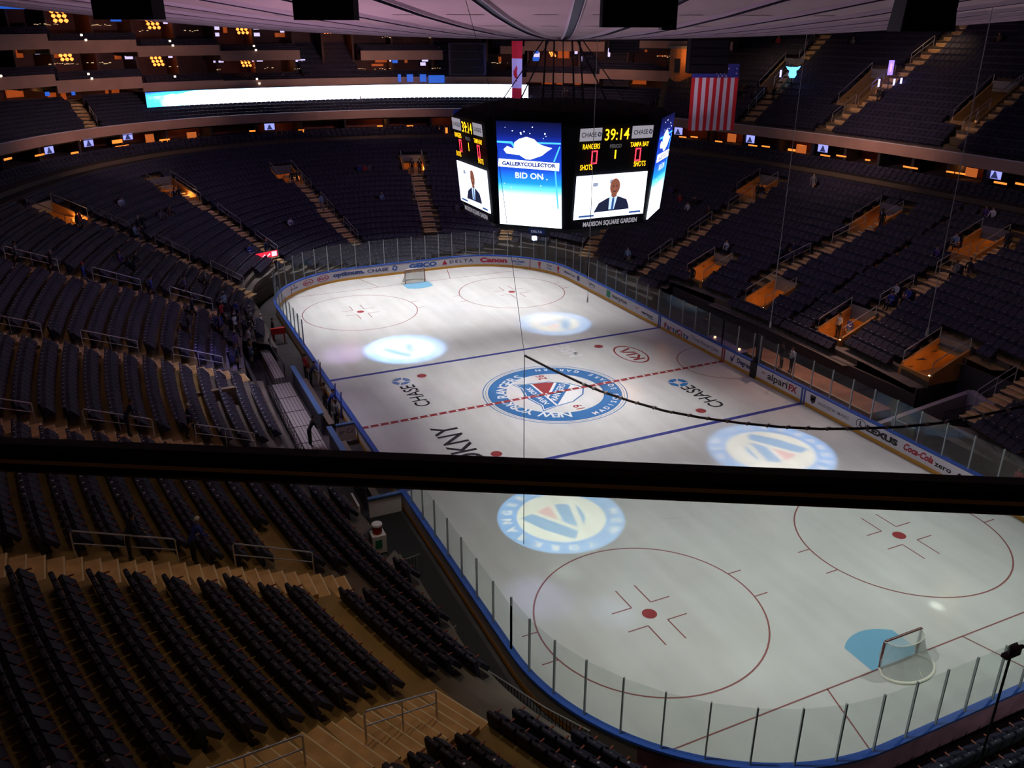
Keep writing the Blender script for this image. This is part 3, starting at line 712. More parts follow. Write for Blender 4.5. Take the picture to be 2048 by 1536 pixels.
for k in range(10):
    a0 = 39.4 + k * .95
    for P, t in walk_row(a0 + .6, end_z(a0), [], EA, .1, math.radians(51), math.radians(190), fu):
        SEATS.append((P[0], P[1], end_z(a0), -t[1], t[0]))

# ------------------------------------------------------------------ roof
def roof_z(r): return 20.75 + .0019 * r * r + 2e-7 * r ** 4
CEIL = mat('ceiling_panel', (.50, .36, .40), .75, noise=.12, nscale=.25)
mb = MB(); rs = [0, 2, 4, 6, 8.5, 11, 13.2, 17.2, 21.3, 25.4, 29.6, 34, 39, 45, 52, 60, 70, 80]
for k in range(120):
    t0, t1 = math.radians(3 + 3 * k), math.radians(6 + 3 * k)
    for a, b_ in zip(rs, rs[1:]):
        P = lambda r, t: (r * math.cos(t), r * math.sin(t), roof_z(r))
        if a == 0: mb.poly([P(0, 0), P(b_, t1), P(b_, t0)])
        else: mb.quad(P(a, t0), P(a, t1), P(b_, t1), P(b_, t0))
struct(mb.build('ceiling', CEIL, smooth=True))
M_RIB = mat('rib_dark', (.03, .02, .05), .6); M_RIBE = mat('rib_edge', (.62, .50, .62), .5)
mb = MB()
for k in range(60):
    th = math.radians(6 * k + 3); c, s = math.cos(th), math.sin(th); prev = None
    for r in (3, 6, 10, 14, 18, 22, 26, 31, 37, 45, 55, 65):
        w = .13; z = roof_z(r)
        row = []
        for off, dz in ((-w - .06, .0), (-w - .03, -.10), (-w, -.10), (-w, -.03), (w, -.03), (w, -.10), (w + .03, -.10), (w + .06, 0)):
            row.append((r * c - off * s, r * s + off * c, z + dz))
        if prev:
            for i in range(7): mb.quad(prev[i], row[i], row[i + 1], prev[i + 1], 0 if i in (2, 3, 4) else 1)
        prev = row
struct(mb.build('trim_roof_ribs', [M_RIB, M_RIBE]))
mb = MB()
for r in (13.2, 17.2, 21.3, 25.4, 29.6, 34, 39):
    for k in range(60):
        a0 = math.radians(6 * k + 3 + 1.4 + (1.2 if k % 2 else 0)); a1 = math.radians(6 * k + 9 - 1.4)
        for t0, t1 in zip(np.linspace(a0, a1, 4), np.linspace(a0, a1, 4)[1:]):
            z = roof_z(r) - .015; mb.quad((r * math.cos(t0), r * math.sin(t0), z), (r * math.cos(t1), r * math.sin(t1), z), ((r + .14) * math.cos(t1), (r + .14) * math.sin(t1), z), ((r + .14) * math.cos(t0), (r + .14) * math.sin(t0), z))
struct(mb.build('trim_roof_seams', M_RIB))
mb = MB(); prev = None
for k in range(121):
    t = 2 * PI * k / 120; P = oval(62, t); cur = [(*P, -1), (*P, 32)]
    if prev: mb.quad(prev[0], cur[0], cur[1], prev[1])
    prev = cur
struct(mb.build('wall_outer', M_DARK))

# ------------------------------------------------------------------ curved fascia, suites below it
def th_of(P): return math.atan2(P[1], P[0])
def arc(mb, a, th0, th1, z0, z1, thick=.3, mi=0, step=1.2, a_out=None):
    n = max(1, int(abs(th1 - th0) * a / step)); prev = None
    for k in range(n + 1):
        t = th0 + (th1 - th0) * k / n; p = oval(a, t); q = oval(a + thick, t)
        cur = [(*p, z0), (*q, z0), (*q, z1), (*p, z1)]
        if prev:
            for i in range(4): j = (i + 1) % 4; mb.quad(prev[i], prev[j], cur[j], cur[i], mi)
        else: mb.poly(cur[::-1], mi)
        prev = cur
    mb.poly(prev, mi)
TH0, TH1 = math.radians(-25), math.radians(190)
mb = MB(); arc(mb, 39, TH0, TH1, 10.95, 11.85, .3); struct(mb.build('trim_suite_fascia', M_FASC))
mb = MB(); arc(mb, 38.99, TH0, TH1, 11.85, 11.92, .1); arc(mb, 39.25, TH0, TH1, 10.98, 11.1, 4.5); struct(mb.build('trim_fascia_cap', [mat('cap_metal', (.6, .55, .62), .35)]))
mb = MB(); arc(mb, 35.75, TH0, TH1, 8.75, 9.12, .1); arc(mb, 35.85, TH0, TH1, 8.6, 8.7, 1.4); arc(mb, 37.2, TH0, TH1, 8.7, 9.0, 2.1); arc(mb, 39.3, TH0, TH1, 9.4, 9.52, 4); struct(mb.build('floor_suite_seating', mat('suite_ledge', (.03, .025, .04), .7)))
mb = MB()
for s_ in range(60):
    t0 = TH0 + (TH1 - TH0) * s_ / 60; t1 = t0 + (TH1 - TH0) / 60; mb.tube([(*oval(35.8, t), 9.2) for t in np.linspace(t0, t1, 4)], .075, 6)
o = mb.build('ledge_rail', mat('ledge_steel', (.85, .84, .9), .4)); tag(o, 'long pale steel rail running along the front ledge of the suites', 'rail')
mb = MB(); arc(mb, 43.2, TH0, TH1, 9.4, 11.1, .2, step=2); struct(mb.build('wall_suites', M_REDW))
mb = MB(); t = TH0
while t < TH1:
    p = oval(39.4, t); q = oval(43.2, t); d = (q - p) / np.linalg.norm(q - p); mb.obox((p + q) / 2, d, (-d[1], d[0]), np.linalg.norm(q - p), .25, 9.4, 11.0); t += .085
struct(mb.build('wall_suite_partitions', M_DARK))
mb = MB()
for t in np.arange(TH0, TH1, .0425):
    p = oval(38.6, t); q = oval(38.6, t + .032); d = q - p; L = np.linalg.norm(d); d /= L; mb.obox((p + q) / 2, d, (-d[1], d[0]), L, .5, 9.5, 9.62)
tag(mb.build('suite_counter', mat('counter_stone', (.35, .3, .28), .3)), 'row of pale stone drink counters along the open front of the suites', 'counter', kind='stuff')
M_WARM = emis('warm_glow', (1, .25, .035), 1.5); M_WARM2 = emis('warm_glow_soft', (1, .24, .05), .42)
def tvmat():
    m = emis('tv_screen', (.35, .38, 1), 1.1); return m
M_TV = tvmat(); M_TVB = emis('tv_picture', (.05, .06, .2), .5)
def facing(P, a, out=0):   # matrix at plan point, local x along the wall, y up, z towards the rink
    th = th_of(P); e = .01; t = oval(a, th + e) - oval(a, th - e); t /= np.linalg.norm(t)
    return frame(P, (t[0] * -1, t[1] * -1, 0), (0, 0, 1)) if False else frame(P, (-t[0], -t[1], 0), (0, 0, 1))
def tv(u, v, a, w, h, label, group):
    P = cyl(u, v, a); M = facing(P, a); M.translation = Vector((0, 0, 0))
    t = thing('television', tuple(P), label, 'television', group); T = Matrix.Translation(Vector(P))
    mb = MB(); mb.box((0, 0, -.04), (w, h, .07), M=T @ M); mb.build('casing', M_BLACK, t)
    mb = MB(); mb.box((0, 0, .0), (w * .92, h * .88, .02), M=T @ M); mb.build('screen', M_TV, t)
    mb = MB(); mb.poly([T @ M @ Vector(c) for c in ((-.28 * w, -.4 * h, .015), (.28 * w, -.4 * h, .015), (.12 * w, 0, .015), (.05 * w, .22 * h, .015), (-.08 * w, .22 * h, .015), (-.12 * w, 0, .015))]); mb.build('screen_picture', M_TVB, t)
TVS = [(98, 299), (177, 285), (255, 272), (539, 253), (1356, 262), (1500, 278), (1646, 296), (1990, 348)]
for i, (u, v) in enumerate(TVS):
    tv(u, v, 40, 1.25, .85, '%s lit blue television from the left in the suites under the curved fascia' % ORD[i], 'televisions in the lower suites')
GL = [(15, 318, 1.2, .16), (80, 310, 1.2, .14), (150, 306, .9, .2), (160, 281, .1, .1), (235, 283, 1.2, .35), (245, 292, 1.6, .12), (300, 277, 1.0, .9), (330, 281, 1.2, .3), (384, 272, 1.1, .8), (505, 262, .7, .16), (603, 262, .7, .3), (760, 252, .7, .12), (820, 252, .8, .15), (883, 262, .5, .7),
      (1365, 274, .9, .12), (1388, 274, .9, .12), (1437, 283, .9, .12), (1463, 276, 1.1, .85), (1505, 291, 1.1, .12), (1531, 293, 1.0, .12), (1583, 300, .9, .2), (1602, 298, 1.2, .8), (1650, 311, 1.1, .12), (1682, 312, 1.1, .12), (1765, 314, 1.1, .8), (1735, 320, .5, .12), (1820, 335, 1.5, .12), (1900, 344, .7, .12), (1920, 347, .9, .12), (1942, 345, 1.1, .7), (2000, 366, 1.1, .14), (2040, 368, .8, .14)]
for i, (u, v, w, h) in enumerate(GL):
    P = cyl(u, v, 41.2 if h > .5 else 39.4); M = facing(P, 40)
    tall = h > .5
    t = thing('wall_lamp' if tall else 'counter_lamp', tuple(P), ('%s amber lamp glow from the left along the suites under the curved fascia' % (ORD[i] if i < 24 else ['eighth from last', 'seventh from last', 'sixth from last', 'fifth from last', 'fourth from last', 'third from last', 'next to last', 'last'][i - 24])), 'lamp', 'amber lamps in the lower suites')
    mb = MB(); mb.box((0, 0, 0), (w, h, .12), M=M, taper=.9); mb.build('lamp_shade', M_WARM2 if tall else M_WARM, t)
    mb = MB(); mb.box((0, -h / 2 - .06, -.02), (w * .4, .12, .1), M=M); mb.build('lamp_base', M_BLACK, t)
for u, v in ((60, 312), (235, 288), (380, 272), (560, 262), (760, 255), (880, 262), (1375, 272), (1460, 284), (1600, 300), (1760, 318), (1930, 345)):
    P = cyl(u, v, 41.5); point('suite_light', (P[0], P[1], 10.5), 16, (1, .36, .10), .3)

# ------------------------------------------------------------------ stepped balconies above the far end, LED ribbon
def thx(a, x):
    lo, hi = .0, PI
    for _ in range(50):
        m = (lo + hi) / 2
        if oval(a, m)[0] > x: lo = m
        else: hi = m
    return lo
PA = [(-38, -26.7, 15.5, 16.65), (-26.7, -18.4, 14.8, 16.0), (-18.4, -9.5, 14.4, 15.3), (-9.5, 26.2, 14.4, 15.2), (26.2, 32.8, 14.6, 15.75), (32.8, 38.2, 15.2, 16.35)]
PB = [(-38, -26.7, 19.0, 20.4), (-26.7, -18.4, 18.5, 19.75), (-18.4, -9.5, 18.0, 19.1), (-9.5, -.3, 17.35, 18.45), (7.1, 17, 17.2, 18.3), (23.5, 26, 17.9, 18.8), (26, 33.1, 18.3, 19.4), (35.0, 40.5, 18.8, 19.6)]
lbl = {0: 'lower', 1: 'upper'}
for li, PP in enumerate((PA, PB)):
    mf = MB(); ms = MB(); mh = MB()
    for x0, x1, z0, z1 in PP:
        t0, t1 = thx(45, x1), thx(45, x0); arc(mf, 45, t0, t1, z0, z1, .3)
        for r in range(3): arc(ms, 45.4 + r * .9, t0, t1, z1 - 1.0, z1 - .75 + .22 * r, .9)
        arc(ms, 48.2, t0, t1, z0 - .05, z1 - .1, 6.5)
        arc(mh, 48.2, t0, t1, z1 - .1, z1 + .3, .3)
    struct(mf.build('trim_balcony_fascia', M_FASC)); struct(ms.build('floor_balcony', mat('balcony_floor', (.03, .022, .03), .8))); struct(mh.build('trim_counter_front', mat('counter_front', (.10, .05, .035), .6)))
    BS = []
mb = MB(); arc(mb, 53, math.radians(48), math.radians(180), 9, 27, .3, step=2); struct(mb.build('wall_far', mat('far_wall', (.07, .03, .035), .8, noise=.5, nscale=.35)))
mb = MB()
for x in (-30, -26.7, -22.5, -18.4, -14, -9.5, -5, -.3, 3.3, 7.1, 12, 17, 23.5, 28, 33, 37):
    t = thx(48.5, x); p = oval(48.5, t); q = oval(53, t); d = (q - p) / np.linalg.norm(q - p); mb.obox((p + q) / 2, d, (-d[1], d[0]), np.linalg.norm(q - p), .25, 15, 25)
struct(mb.build('wall_booth_partitions', mat('booth_side', (.08, .035, .03), .7)))
# open seating between balcony pieces
mb = MB()
for x0, x1 in ((-.3, 7.1), (17, 23.5), (33.1, 35.0)):
    t0, t1 = thx(45, x1), thx(45, x0)
    for r in range(8): arc(mb, 45.3 + r * .9, t0, t1, 14.4, 14.6 + .52 * r, .9)
struct(mb.build('floor_open_terrace', MATS['balcony_floor']))
# balcony seats (part of the uncounted rest)
bs = []
def brow(a, z, x0, x1):
    t0, t1 = thx(a, x1), thx(a, x0)
    for P, t in walk_row(a, z, [], [], .1, t0, t1, fu): bs.append((P[0], P[1], z, -t[1], t[0]))
for PP in (PA, PB):
    for x0, x1, z0, z1 in PP:
        for r in range(3): brow(45.4 + r * .9 + .55, z1 - .75 + .22 * r, max(x0, -33), x1)
for x0, x1 in ((-.3, 7.1), (17, 23.5), (33.1, 35.0)):
    for r in range(8): brow(45.3 + r * .9 + .55, 14.6 + .52 * r, x0, x1)
SEATS += bs
# LED ribbon board
LED = bpy.data.materials.new('led_ribbon_screen'); LED.use_nodes = True; nt = LED.node_tree; b = nt.nodes['Principled BSDF']
tc = nt.nodes.new('ShaderNodeTexCoord'); sp = nt.nodes.new('ShaderNodeSeparateXYZ'); nt.links.new(tc.outputs['Object'], sp.inputs[0])
nz = nt.nodes.new('ShaderNodeTexNoise'); nz.inputs['Scale'].default_value = .45; nz.inputs['Detail'].default_value = 3; nt.links.new(tc.outputs['Object'], nz.inputs['Vector'])
mr = nt.nodes.new('ShaderNodeMapRange'); mr.inputs[1].default_value = -18.4; mr.inputs[2].default_value = -9; nt.links.new(sp.outputs['X'], mr.inputs[0])
mz = nt.nodes.new('ShaderNodeMapRange'); mz.inputs[1].default_value = 14.4; mz.inputs[2].default_value = 13.9; nt.links.new(sp.outputs['Z'], mz.inputs[0])
s1 = nt.nodes.new('ShaderNodeMath'); s1.operation = 'MULTIPLY_ADD'; s1.inputs[1].default_value = .9; nt.links.new(nz.outputs['Fac'], s1.inputs[0]); nt.links.new(mr.outputs[0], s1.inputs[2])
s2 = nt.nodes.new('ShaderNodeMath'); s2.operation = 'MULTIPLY_ADD'; s2.inputs[1].default_value = .6; nt.links.new(mz.outputs[0], s2.inputs[0]); nt.links.new(s1.outputs[0], s2.inputs[2])
cr = nt.nodes.new('ShaderNodeValToRGB'); e = cr.color_ramp.elements; e[0].position = .45; e[0].color = (.02, .10, .8, 1); e[1].position = 1.0; e[1].color = (.75, .80, 1, 1); e2 = e.new(.72); e2.color = (.03, .42, .75, 1); e3 = e.new(.9); e3.color = (.5, .7, 1, 1)
m05 = nt.nodes.new('ShaderNodeMath'); m05.operation = 'MULTIPLY'; m05.inputs[1].default_value = .62; nt.links.new(s2.outputs[0], m05.inputs[0]); nt.links.new(m05.outputs[0], cr.inputs['Fac'])
nt.links.new(cr.outputs[0], b.inputs['Emission Color']); b.inputs['Emission Strength'].default_value = 4.5; b.inputs['Base Color'].default_value = (.02, .02, .03, 1)
led = thing('led_ribbon_board', (3.5, 66, 12.7), 'long glowing white and blue LED ribbon board across the far balcony front', 'screen')
t0, t1 = thx(44.6, 26.2), thx(44.6, -18.3)
mb = MB(); arc(mb, 44.68, t0, t1, 12.65, 14.4, .3); mb.build('housing', M_BLACK, led)
mb = MB(); arc(mb, 44.60, t0, t1, 12.72, 14.32, .06); mb.build('screen', LED, led)
# booth lamps, televisions, downlights
def mlamp(u, v, a, s, label, lean=.12):
    P = cyl(u, v, a); M = facing(P, a)
    t = thing('booth_chandelier', tuple(P), label, 'lamp', 'amber booth chandeliers')
    mb = MB(); mb.box((0, .62 * s, 0), (1.5 * s, .06, .3), M=M); mb.build('ceiling_plate', M_BLACK, t)
    for i in range(3):
        for j in range(3):
            mb = MB(); x = (i - 1) * .52 * s + j * lean; y = .34 * s - j * .4 * s
            mb.tube([M @ Vector((x - .02, y + .19 * s, 0)), M @ Vector((x, y + .1 * s, 0)), M @ Vector((x + .02, y, 0)), M @ Vector((x + .04, y - .15 * s, 0))], [.05, .17 * s, .2 * s, .06], 8); mb.build('lamp_shade', emis('amber_shade', (1, .22, .035), 3.4), t)
    point('booth_light', tuple(P + (CAM - P) / np.linalg.norm(CAM - P) * .8), 60, (1, .3, .07), .4)
ML = [(115, 31, 49.5, 1.15), (303, 47, 49.5, 1.0), (481, 58, 49.5, .95), (651, 60, 49.5, .7), (128, 110, 49.5, 1.0), (312, 122, 49.5, .9), (489, 125, 49.5, .8), (1103, 108, 49.5, .5)]
LB = ['amber glowing chandelier in the top row of booths, furthest left', 'amber glowing chandelier in the top row of booths, second from the left', 'amber glowing chandelier in the top row of booths, third from the left', 'small amber chandelier in the top row of booths tight under the roof',
      'amber glowing chandelier in the second row of booths, furthest left', 'amber glowing chandelier in the second row of booths, second from the left', 'amber glowing chandelier in the second row of booths, third from the left', 'small amber chandelier right of the red and white flag']
for (u, v, a, s), l in zip(ML, LB): mlamp(u, v, a, s, l)
def glow(u, v, a, w, h, m, nm, label, cat, grp):
    P = cyl(u, v, a); M = facing(P, a); mb = MB(); mb.box((0, 0, 0), (w, h, .1), M=M, taper=.85); o = mb.build(nm, m); tag(o, label, cat, grp)
M_SPOTW = emis('spot_white', (1, .82, .62), 2.2); M_PINK = emis('screen_pale', (.7, .6, 1), 1.1); M_CY = emis('screen_blue', (.03, .15, .8), .7)
for i, (u, v) in enumerate([(163, 70), (172, 80), (340, 82), (346, 91), (508, 92), (512, 100), (2, 152), (177, 148), (184, 157), (350, 153), (514, 158), (519, 167)]):
    glow(u, v, 44.9, .22, .2, M_SPOTW, 'aisle_lamp', 'tiny white aisle lamp on the left balcony fronts, %s counted from the top left' % ORD[i], 'lamp', 'tiny lamps on the balcony fronts')
PINK = [(75, 105, .5, .35), (331, 44, .5, .4), (425, 46, .3, .3), (432, 56, .8, .4), (432, 69, .8, .4), (512, 56, .7, .35), (513, 69, .8, .4), (258, 115, .9, .35), (341, 113, .5, .3), (437, 122, 1.2, .35), (515, 121, 1.3, .25), (600, 121, 1.3, .3), (564, 57, .5, .9), (732, 66, .6, .5), (785, 119, .8, .5), (850, 119, .8, .5), (846, 128, .7, .4), (1073, 111, .8, .7), (1161, 118, .4, .6), (1218, 105, .3, 1.0), (1152, 105, .4, .35), (1349, 101, .3, .5)]
for i, (u, v, w, h) in enumerate(PINK):
    glow(u, v, 49, w, h, M_PINK, 'booth_screen', 'small pale glowing screen in the far booths, %s counted from the left' % ORD[min(i, 21)], 'screen', 'small pale screens in the far booths')
BL = [(20, 10, 3.2, .7), (112, 15, 2.0, .5), (232, 39, 1.2, .4), (328, 83, .9, .3), (95, 188, .5, .4), (147, 187, .4, .35), (799, 156, .4, .9), (820, 156, .8, .9), (846, 156, .8, .9), (873, 158, 2.0, .9), (790, 122, .7, .5), (1072, 178 - 60, .9, .5), (1073, 103, .5, .5)]
for i, (u, v, w, h) in enumerate(BL):
    glow(u, v, 48 if v < 150 else 44.7, w, h, M_CY, 'sign_panel', 'small blue lit panel on the far balconies, %s from the top left' % ORD[i], 'sign', 'small blue lit panels on the balconies')
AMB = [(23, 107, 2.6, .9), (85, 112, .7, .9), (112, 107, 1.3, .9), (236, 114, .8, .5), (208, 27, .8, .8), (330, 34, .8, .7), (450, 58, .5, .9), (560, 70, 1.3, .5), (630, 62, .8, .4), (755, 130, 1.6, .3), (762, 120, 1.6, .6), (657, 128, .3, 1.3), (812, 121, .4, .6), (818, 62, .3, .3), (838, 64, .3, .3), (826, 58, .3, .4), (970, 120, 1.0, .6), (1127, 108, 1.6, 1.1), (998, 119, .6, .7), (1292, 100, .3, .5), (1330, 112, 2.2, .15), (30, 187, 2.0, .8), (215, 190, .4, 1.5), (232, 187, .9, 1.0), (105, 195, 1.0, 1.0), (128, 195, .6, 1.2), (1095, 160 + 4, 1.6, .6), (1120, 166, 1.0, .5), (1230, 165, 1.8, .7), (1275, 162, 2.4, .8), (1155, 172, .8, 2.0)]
M_AMB = emis('booth_wall_glow', (1, .18, .03), .22)  # glowing colour stands in for amber light on the back wall
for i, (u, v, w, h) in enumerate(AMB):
    glow(u, v, 52.5, w, h, M_AMB, 'wall_glow_patch', 'amber painted wall glow at the back of the far booths, one of the scattered row', 'wall glow', 'amber wall patches in the far booths')
for u, v, pw in ((25, 105, 25), (200, 25, 30), (380, 110, 18), (560, 125, 25), (760, 125, 25), (830, 62, 14), (1100, 110, 20), (1100, 168, 50), (1250, 165, 60), (1330, 115, 18), (220, 185, 40), (60, 185, 30), (120, 190, 40), (1330, 165, 60)):
    P = cyl(u, v, 50.5); point('booth_light', tuple(P), pw, (1, .40, .14), .4)
# glints on food and counters, painted as small glowing boxes
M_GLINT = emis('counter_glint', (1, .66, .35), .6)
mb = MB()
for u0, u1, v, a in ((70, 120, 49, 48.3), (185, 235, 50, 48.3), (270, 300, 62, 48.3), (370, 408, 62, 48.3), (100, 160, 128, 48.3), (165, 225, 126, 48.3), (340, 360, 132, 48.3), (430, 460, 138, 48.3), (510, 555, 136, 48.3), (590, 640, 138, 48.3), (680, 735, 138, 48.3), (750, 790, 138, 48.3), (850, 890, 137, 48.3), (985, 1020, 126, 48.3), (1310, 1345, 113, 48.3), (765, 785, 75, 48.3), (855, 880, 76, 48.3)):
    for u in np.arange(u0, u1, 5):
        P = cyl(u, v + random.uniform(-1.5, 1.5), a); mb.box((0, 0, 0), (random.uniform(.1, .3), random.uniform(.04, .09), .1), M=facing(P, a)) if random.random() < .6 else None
tag(mb.build('counter_glints', M_GLINT), 'scattered painted warm glints of plates and glasses along the far booth counters', 'glassware', kind='stuff')

# ------------------------------------------------------------------ centre-hung scoreboard
SBC = np.array([.31, .36]); SBK = .097
sb = thing('scoreboard', (SBC[0], SBC[1], 10.6), 'large black centre-hung scoreboard with glowing screens on every side', 'scoreboard')
def face(ang, z, apo):
    a = math.radians(ang); n = np.array([math.cos(a), math.sin(a)]); return SBC + n * (apo + SBK * (z - 10.5)), n
def FM(ang, z, apo, x=0, lift=.0):
    P, n = face(ang, z, apo); t = np.array([-n[1], n[0]]); P = P + t * x + n * lift
    return frame((P[0], P[1], z), (t[0], t[1], 0), (n[0] * SBK, n[1] * SBK, 1))
mb = MB(); prev = None
hw = {0: 1.80, 1: 2.24}
def ringpts(z, shrink=0):
    pts = []
    for i in range(8):
        ang = 45 * i; ax = ang % 90 == 0; P, n = face(ang, z, (5.23 if ax else 5.33) - .12 - shrink); t = np.array([-n[1], n[0]]); w = (2.2 if ax else 1.78) * (1 - shrink / 6)
        pts += [(*(P - t * w), z), (*(P + t * w), z)]
    return pts
lv = [(10.9, 1.6), (11.25, .25), (11.5, 0), (16.75, 0), (17.1, .5), (17.3, 1.6)]
for z, sh_ in lv:
    cur = ringpts(z, sh_)
    if prev:
        for i in range(16): j = (i + 1) % 16; mb.quad(prev[i], prev[j], cur[j], cur[i])
    else: mb.poly(cur[::-1])
    prev = cur
mb.poly(prev); mb.build('scoreboard_body', mat('scoreboard_black', (.004, .004, .007), .8, spec=.1), sb)
mb = MB()
for i in range(8):
    a = PI / 4 * i + .3; mb.tube([(SBC[0] + 3.6 * math.cos(a), SBC[1] + 3.6 * math.sin(a), 17.2), (.9 * math.cos(a), .9 * math.sin(a), 20.8)], .03, 5)
for a in (0, PI / 2, PI, 3 * PI / 2): mb.tube([(SBC[0] + 1.3 * math.cos(a), SBC[1] + 1.3 * math.sin(a), 17.2), (1.0 * math.cos(a), 1.0 * math.sin(a), 20.8)], .05, 5)
mb.build('suspension_truss', mat('truss_dark', (.05, .05, .07), .5, metal=.4), sb)
def grad(name, stops, axis='Z', lo=0, hi=1, st=3.0):
    m = bpy.data.materials.new(name); m.use_nodes = True; nt = m.node_tree; b = nt.nodes['Principled BSDF']; tc = nt.nodes.new('ShaderNodeTexCoord'); sp = nt.nodes.new('ShaderNodeSeparateXYZ')
    nt.links.new(tc.outputs['Object'], sp.inputs[0]); mr = nt.nodes.new('ShaderNodeMapRange'); mr.inputs[1].default_value = lo; mr.inputs[2].default_value = hi
    nt.links.new(sp.outputs[axis], mr.inputs[0]); cr = nt.nodes.new('ShaderNodeValToRGB'); nt.links.new(mr.outputs[0], cr.inputs[0]); e = cr.color_ramp.elements
    e[0].position = stops[0][0]; e[0].color = (*stops[0][1], 1); e[1].position = stops[-1][0]; e[1].color = (*stops[-1][1], 1)
    for p, c in stops[1:-1]: x = e.new(p); x.color = (*c, 1)
    nt.links.new(cr.outputs[0], b.inputs['Emission Color']); b.inputs['Emission Strength'].default_value = st; b.inputs['Base Color'].default_value = (.01, .01, .01, 1); MATS[name] = m; return m
M_BS = grad('blue_screen', [(0, (.85, .9, 1)), (.27, (.85, .92, 1)), (.36, (.12, .62, .95)), (.42, (.01, .22, .75)), (.55, (.008, .05, .42)), (.80, (.006, .02, .28)), (.88, (.003, .008, .10)), (1, (.001, .002, .02))], 'Z', 11.57, 16.9, 2.0)
E_W = emis('screen_white', (.93, .93, 1), 2.6); E_WS = emis('screen_white_soft', (.7, .82, 1), 1.6); E_LN = emis('screen_line', (.05, .35, 1), 2.2); E_INK = emis('screen_ink', (.01, .04, .4), .7); E_NAVY = mat('screen_dark', (.01, .012, .03), .5)
E_SKY = emis('screen_sky', (.80, .85, 1), 2.1); E_SKIN = emis('screen_skin', (.27, .09, .055), 1.0); E_SUIT = emis('screen_suit', (.012, .017, .05), 1.0); E_TIE = emis('screen_tie', (.03, .10, .32), 1.0); E_SHIRT = emis('screen_shirt', (.5, .65, .95), 1.4); E_RED = emis('digit_red', (1, .03, .06), 3); E_YEL = emis('digit_yellow', (1, .52, .01), 2.3); E_GREY = emis('sign_white', (.55, .52, .6), .55); E_DIM = emis('sign_dim', (.3, .28, .3), .35); E_FACE = emis('screen_grey', (.35, .4, .55), 1.0)
def flat(nm, M, pts, m, par=None, z=0.0, th=.01):
    mb = MB(); a = [M @ Vector((x, y, z)) for x, y in pts]; b_ = [M @ Vector((x, y, z - th)) for x, y in pts]; mb.poly(a); mb.poly(b_[::-1]); n = len(a)
    for i in range(n): j = (i + 1) % n; mb.quad(b_[i], b_[j], a[j], a[i])
    return mb.build(nm, m, par)
def rect(w, h, x=0, y=0): return [(x - w / 2, y - h / 2), (x + w / 2, y - h / 2), (x + w / 2, y + h / 2), (x - w / 2, y + h / 2)]
random.seed(3)
for ang in (45, 135, 225, 315):
    mb = MB(); P0, n = face(ang, 11.57, 5.33); P1, _ = face(ang, 16.9, 5.33); t = np.array([-n[1], n[0]]); w = 1.714
    mb.quad((*(P0 - t * w), 11.57), (*(P0 + t * w), 11.57), (*(P1 + t * w), 16.9), (*(P1 - t * w), 16.9)); mb.quad((*(P0 - t * w - n * .05), 11.57), (*(P1 - t * w - n * .05), 16.9), (*(P1 + t * w - n * .05), 16.9), (*(P0 + t * w - n * .05), 11.57))
    mb.build('advert_screen', M_BS, sb)
    M = FM(ang, 15.55, 5.33, 0, .02)
    cloud = [(-1.2, -.25), (-1.35, -.05), (-1.15, .12), (-.8, .0), (-.75, .32), (-.5, .5), (-.1, .62), (.3, .52), (.55, .3), (.85, .2), (1.25, .12), (.95, -.08), (.7, -.28), (.1, -.5), (-.15, -.5), (-.5, -.3)]
    flat('screen_emblem', M, cloud, E_W, sb)
    flat('screen_banner', FM(ang, 14.82, 5.33, 0, .02), [(-1.68, -.2), (1.6, -.27), (1.62, .12), (-1.66, .2)], E_W, sb)
    text_at('screen_text', 'GALLERYCOLLECTOR', .26, FM(ang, 14.80, 5.33, 0, .045), E_INK, sb, 0, bold=.014, width=2.9)
    text_at('screen_text', 'BID ON', .42, FM(ang, 14.22, 5.33, 0, .03), E_WS, sb, 0, bold=.008, width=1.5)
    flat('screen_line', FM(ang, 15.85, 5.33, 0, .012), [(-1.7, -.03), (-.95, -.05), (-.75, -.3), (-.65, -.24), (-.88, .06), (-1.7, .06)], E_LN, sb)
    flat('screen_line', FM(ang, 15.85, 5.33, 0, .012), [(.4, -.0), (1.7, .02), (1.7, .1), (.4, .08)], E_LN, sb)
    flat('screen_line', FM(ang, 15.0, 5.33, 0, .012), [(1.38, 0), (1.68, .75), (1.62, .78), (1.3, 0)], E_LN, sb)
    flat('screen_line', FM(ang, 13.6, 5.33, 0, .012), [(1.36, 1.0), (1.44, 1.0), (1.58, -1.0), (1.5, -1.0)], E_LN, sb)
    for i in range(22):
        z = random.choice([random.uniform(16.1, 16.7), random.uniform(12.9, 14.6)]); r = random.uniform(.02, .05)
        flat('screen_sparkle', FM(ang, z, 5.33, random.uniform(-1.6, 1.6), .02), circ(r, 6), E_WS, sb)
def lamp_text(s, h, M, m, w=None, bold=.003, nm='scoreboard_text'): return text_at(nm, s, h, M, m, sb, 0, bold=bold, width=w)
